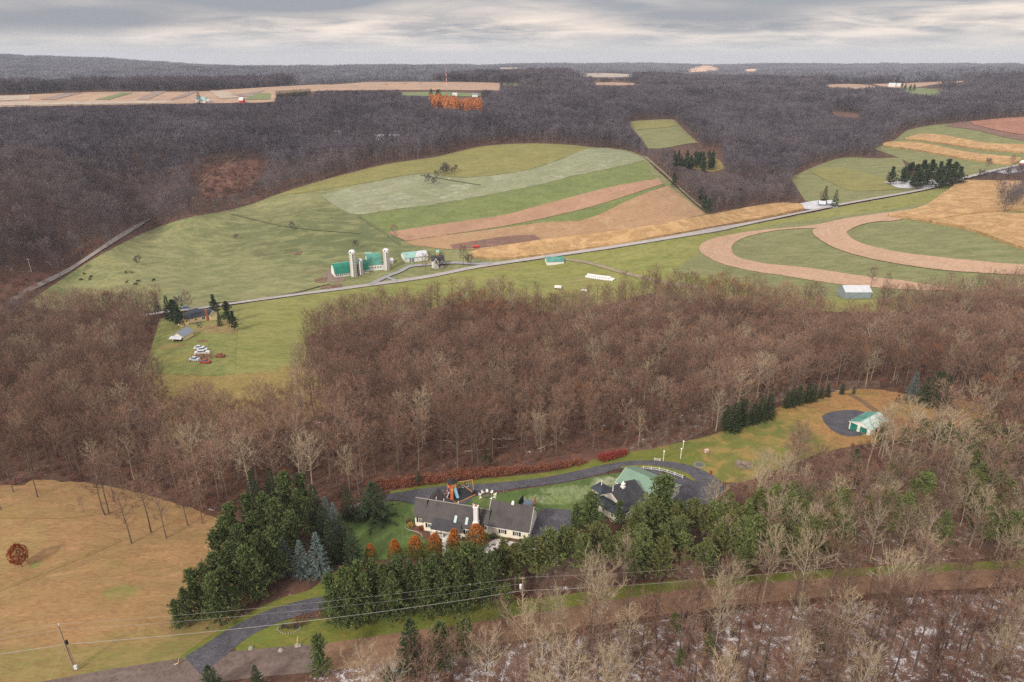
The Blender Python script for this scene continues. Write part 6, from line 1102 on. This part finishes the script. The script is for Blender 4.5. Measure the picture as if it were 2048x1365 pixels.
p = G(893, 172); t = thing('radio_mast', 'thin red and white mast on the far plateau', 'mast', p); m = MB(); m2 = MB()
for i in range(8): (m if i % 2 else m2).tube((0, 0, i*4.5), (0, 0, i*4.5+4.5), .7-.05*i, n=4)
obj('red_section', m, M_red, t); obj('white_section', m2, M_white, t)
for (x, y, w_, l) in ((677, 282, 8, 'left of three small white roofs in the far wood clearing'), (762, 291, 10, 'middle of three small white roofs in the far wood clearing'), (789, 291, 10, 'right of three small white roofs in the far wood clearing')):
    p = G(x, y); t = thing('forest_hut', l, 'hut', p, R(4)); gable(t, -w_/2, w_/2, 0, 5, 9.5, 11, M_white, M_whiter, .3)

# ---- power line, poles and roadside bits
def upole(base, h, label, lean=(0, 0), arm=True, z=None):
    t = thing('utility_pole', label, 'utility pole', base); tp_ = Vector((lean[0], lean[1], h)); obj('pole', MB().tube((0, 0, -.5), tp_, .16, .11, 8), M_polewood, t)
    return t, base+tp_
b1 = G(149, 1340); t1, top1 = upole(b1, 10.6, 'wooden utility pole in the tan field corner at the lower left', (-.25, 0))
obj('transformer', MB().lathe((.32, -.1, 6.2), [(.22, 0), (.22, .75), (.1, .85)], 10), M_black, t1); obj('insulator', MB().box((-.1, 0, 10.5), (.12, .12, .5)), M_dome, t1)
b1b = G(147, 1341); b1b.x += .7; t = thing('short_pole', 'shorter thin pole beside the tall utility pole', 'pole', b1b); obj('pole', MB().tube((0, 0, -.3), (-.35, 0, 5.5), .09, .07, 7), M_polewood, t); obj('meter_box', MB().box((0, -.15, .9), (.5, .3, .8)), M_dome, t)
g2_ = G(1046, 1155, 9.8); g2_.z = hz(g2_.x, g2_.y); t2, top2 = upole(g2_, 9.8, 'utility pole above the pines near the dirt road'); obj('transformer', MB().lathe((-.42, -.1, 7.3), [(.26, 0), (.26, .85), (.1, .95)], 10), M_dome, t2); obj('crossarm', MB().box((-.1, 0, 9.5), (1.1, .12, .12)), M_polewood, t2)
g3_ = Vector((top2.x+62, top2.y+6, 0)); g3_.z = hz(g3_.x, g3_.y); t3, top3 = upole(g3_, 9.5, 'utility pole mostly hidden in the right hand wood')
def wire(a, b, sag, label, r=.02):
    m = MB(); n = 22; P_ = [a.lerp(b, i/n)-Vector((0, 0, sag*4*(i/n)*(1-i/n))) for i in range(n+1)]
    for p, q in zip(P_[:-1], P_[1:]): m.tube(p, q, r, n=4, cap=False)
    tag(obj('power_line', m, M_wire), label, 'wire')
lft = Vector((top1.x-48, top1.y-6, top1.z-2)); dn = lambda v, d: v-Vector((0, 0, d))
wire(top1, top2, 1.0, 'uppermost power line from the corner pole to the pine belt pole', .014); wire(dn(top1, 1.3), dn(top2, 1.5), 1.1, 'middle power line between the two utility poles', .014); wire(dn(top1, 4.6), dn(top2, 3.2), 1.2, 'lowest and brightest cable between the two utility poles', .035)
wire(top1, lft, .6, 'upper power line leaving the frame at the left', .014); wire(dn(top1, 1.3), dn(lft, 1.3), .6, 'middle power line leaving the frame at the left', .014); wire(dn(top1, 4.6), dn(lft, 4.4), .7, 'lowest cable leaving the frame at the left', .035)
wire(top2, top3, .8, 'upper power line running into the right hand wood', .014); wire(dn(top2, 3.2), dn(top3, 3.0), .8, 'lower cable running into the right hand wood', .03)
wire(dn(top1, 4.8), G(97, 1365), 0, 'guy wire slanting down from the corner utility pole', .02)
for (x, y, h, l) in ((63, 545, 9, 'pale utility pole beside the wood road at the left'), (1536, 392, 9, 'white utility pole between corn strip and wood'), (824, 529, 7, 'thin pole beside the farm lane near the machine shed')): p = G(x, y); t = thing('utility_pole', l, 'utility pole', p); obj('pole', MB().tube((0, 0, 0), (0, 0, h), .16, .12, 6), M_dome, t); obj('crossarm', MB().box((0, 0, h-.5), (2.0, .12, .12)), M_dome, t)
# driveway mouth: stone bed, carved log, bent branch
p = G(578, 1258); t = thing('stone_bed', 'pale stone ringed garden bed with low brush beside the driveway', 'garden bed', p); obj('stones', stones(p, 2.1, 26, .26, 8, .55), M_stone, t)
for dx in (-1, 0, 1): o = obj('brush', shrub(30+dx, 1.0, .9, 40, 6, .03), M_tw_grey if dx else M_brush, t); o.location = (dx*1.2, .2, 0)
p = G(600, 1248); o = obj('driveway_shrub', shrub(77, 1.6, 2.0, 90, 7, .03), M_tw_brown); o.location = p; tag(o, 'wide bare shrub behind the stone ringed bed', 'shrub')
p = G(596, 1292); t = thing('carved_log', 'pale curved wooden post on a flat stone by the road', 'post', p); obj('base_stone', MB().box((0, 0, .1), (1.3, .9, .25), .2, .85), M_stone, t); obj('post', MB().tube((0, 0, .2), (.05, 0, 1.3), .14, .13, 8).tube((.05, 0, 1.3), (.22, 0, 2.2), .13, .07, 8), M_trunkw, t)
p = G(357, 1330); o = obj('driftwood_branch', MB().tube((-.7, 0, .05), (0, 0, .35), .10, .09, 7).tube((0, 0, .35), (.35, .1, 1.6), .09, .04, 7), M_trunkw); o.location = p; tag(o, 'pale bent branch standing at the left of the driveway mouth', 'branch')
for (x, y, l) in ((502, 1298, 'small rock with dry grass at the right of the driveway mouth'), (562, 1302, 'low pale rock on the verge right of the driveway')): p = G(x, y); o = obj('rock', MB().lathe((0, 0, -.1), [(.5, 0), (.55, .25), (.35, .5), (.08, .6)], 7), M_stone); o.location = p; tag(o, l, 'rock')
# fallen trunks at the wood front
for (x0, y0, x1, y1, l) in ((880, 882, 935, 890, 'pale fallen trunk lying left of the small spruce'), (930, 905, 1010, 898, 'long fallen trunk above the small spruce'), (1103, 873, 1130, 892, 'forked pale fallen trunk at the wood front'), (985, 880, 1030, 882, 'fallen trunk lying level on the wood floor'), (1075, 900, 1120, 888, 'fallen trunk leaning up to the right at the wood front')):
    a, b = G(x0, y0), G(x1, y1); m = MB(); d_ = b-a; m.tube((0, 0, .25), tuple(d_+Vector((0, 0, .5))), .17, .06, 6)
    for f in (.55, .7, .85): q = d_*f; m.tube(tuple(q+Vector((0, 0, .4))), tuple(q+d_*.2+Vector((rng.uniform(-1, 1), rng.uniform(-1, 1), 1.1))), .06, .02, 4)
    o = obj('fallen_trunk', m, M_bk_pale); o.location = a; tag(o, l, 'fallen tree')
# ---------------------------------------------------------------- the air
hzm = bpy.data.materials.new('haze'); hzm.use_nodes = True; t = NT(hzm.node_tree); t.n.clear(); pv = t.new('ShaderNodeVolumePrincipled'); pv.inputs['Color'].default_value = (.70, .76, .90, 1); pv.inputs['Density'].default_value = HAZE; pv.inputs['Anisotropy'].default_value = 0.0
ou = t.new('ShaderNodeOutputMaterial'); t.l.new(pv.outputs[0], ou.inputs['Volume'])
zlo = float(GZ.min())-3; zhi = max(float(GZ[_rr < 9300].max())+30, 125)
tag(obj('haze', MB().box((0, 0, (zlo+zhi)/2), (19400, 19400, zhi-zlo)), hzm), 'thin bluish air over the whole valley', None, None, 'stuff')
print('objects', len(bpy.data.objects))
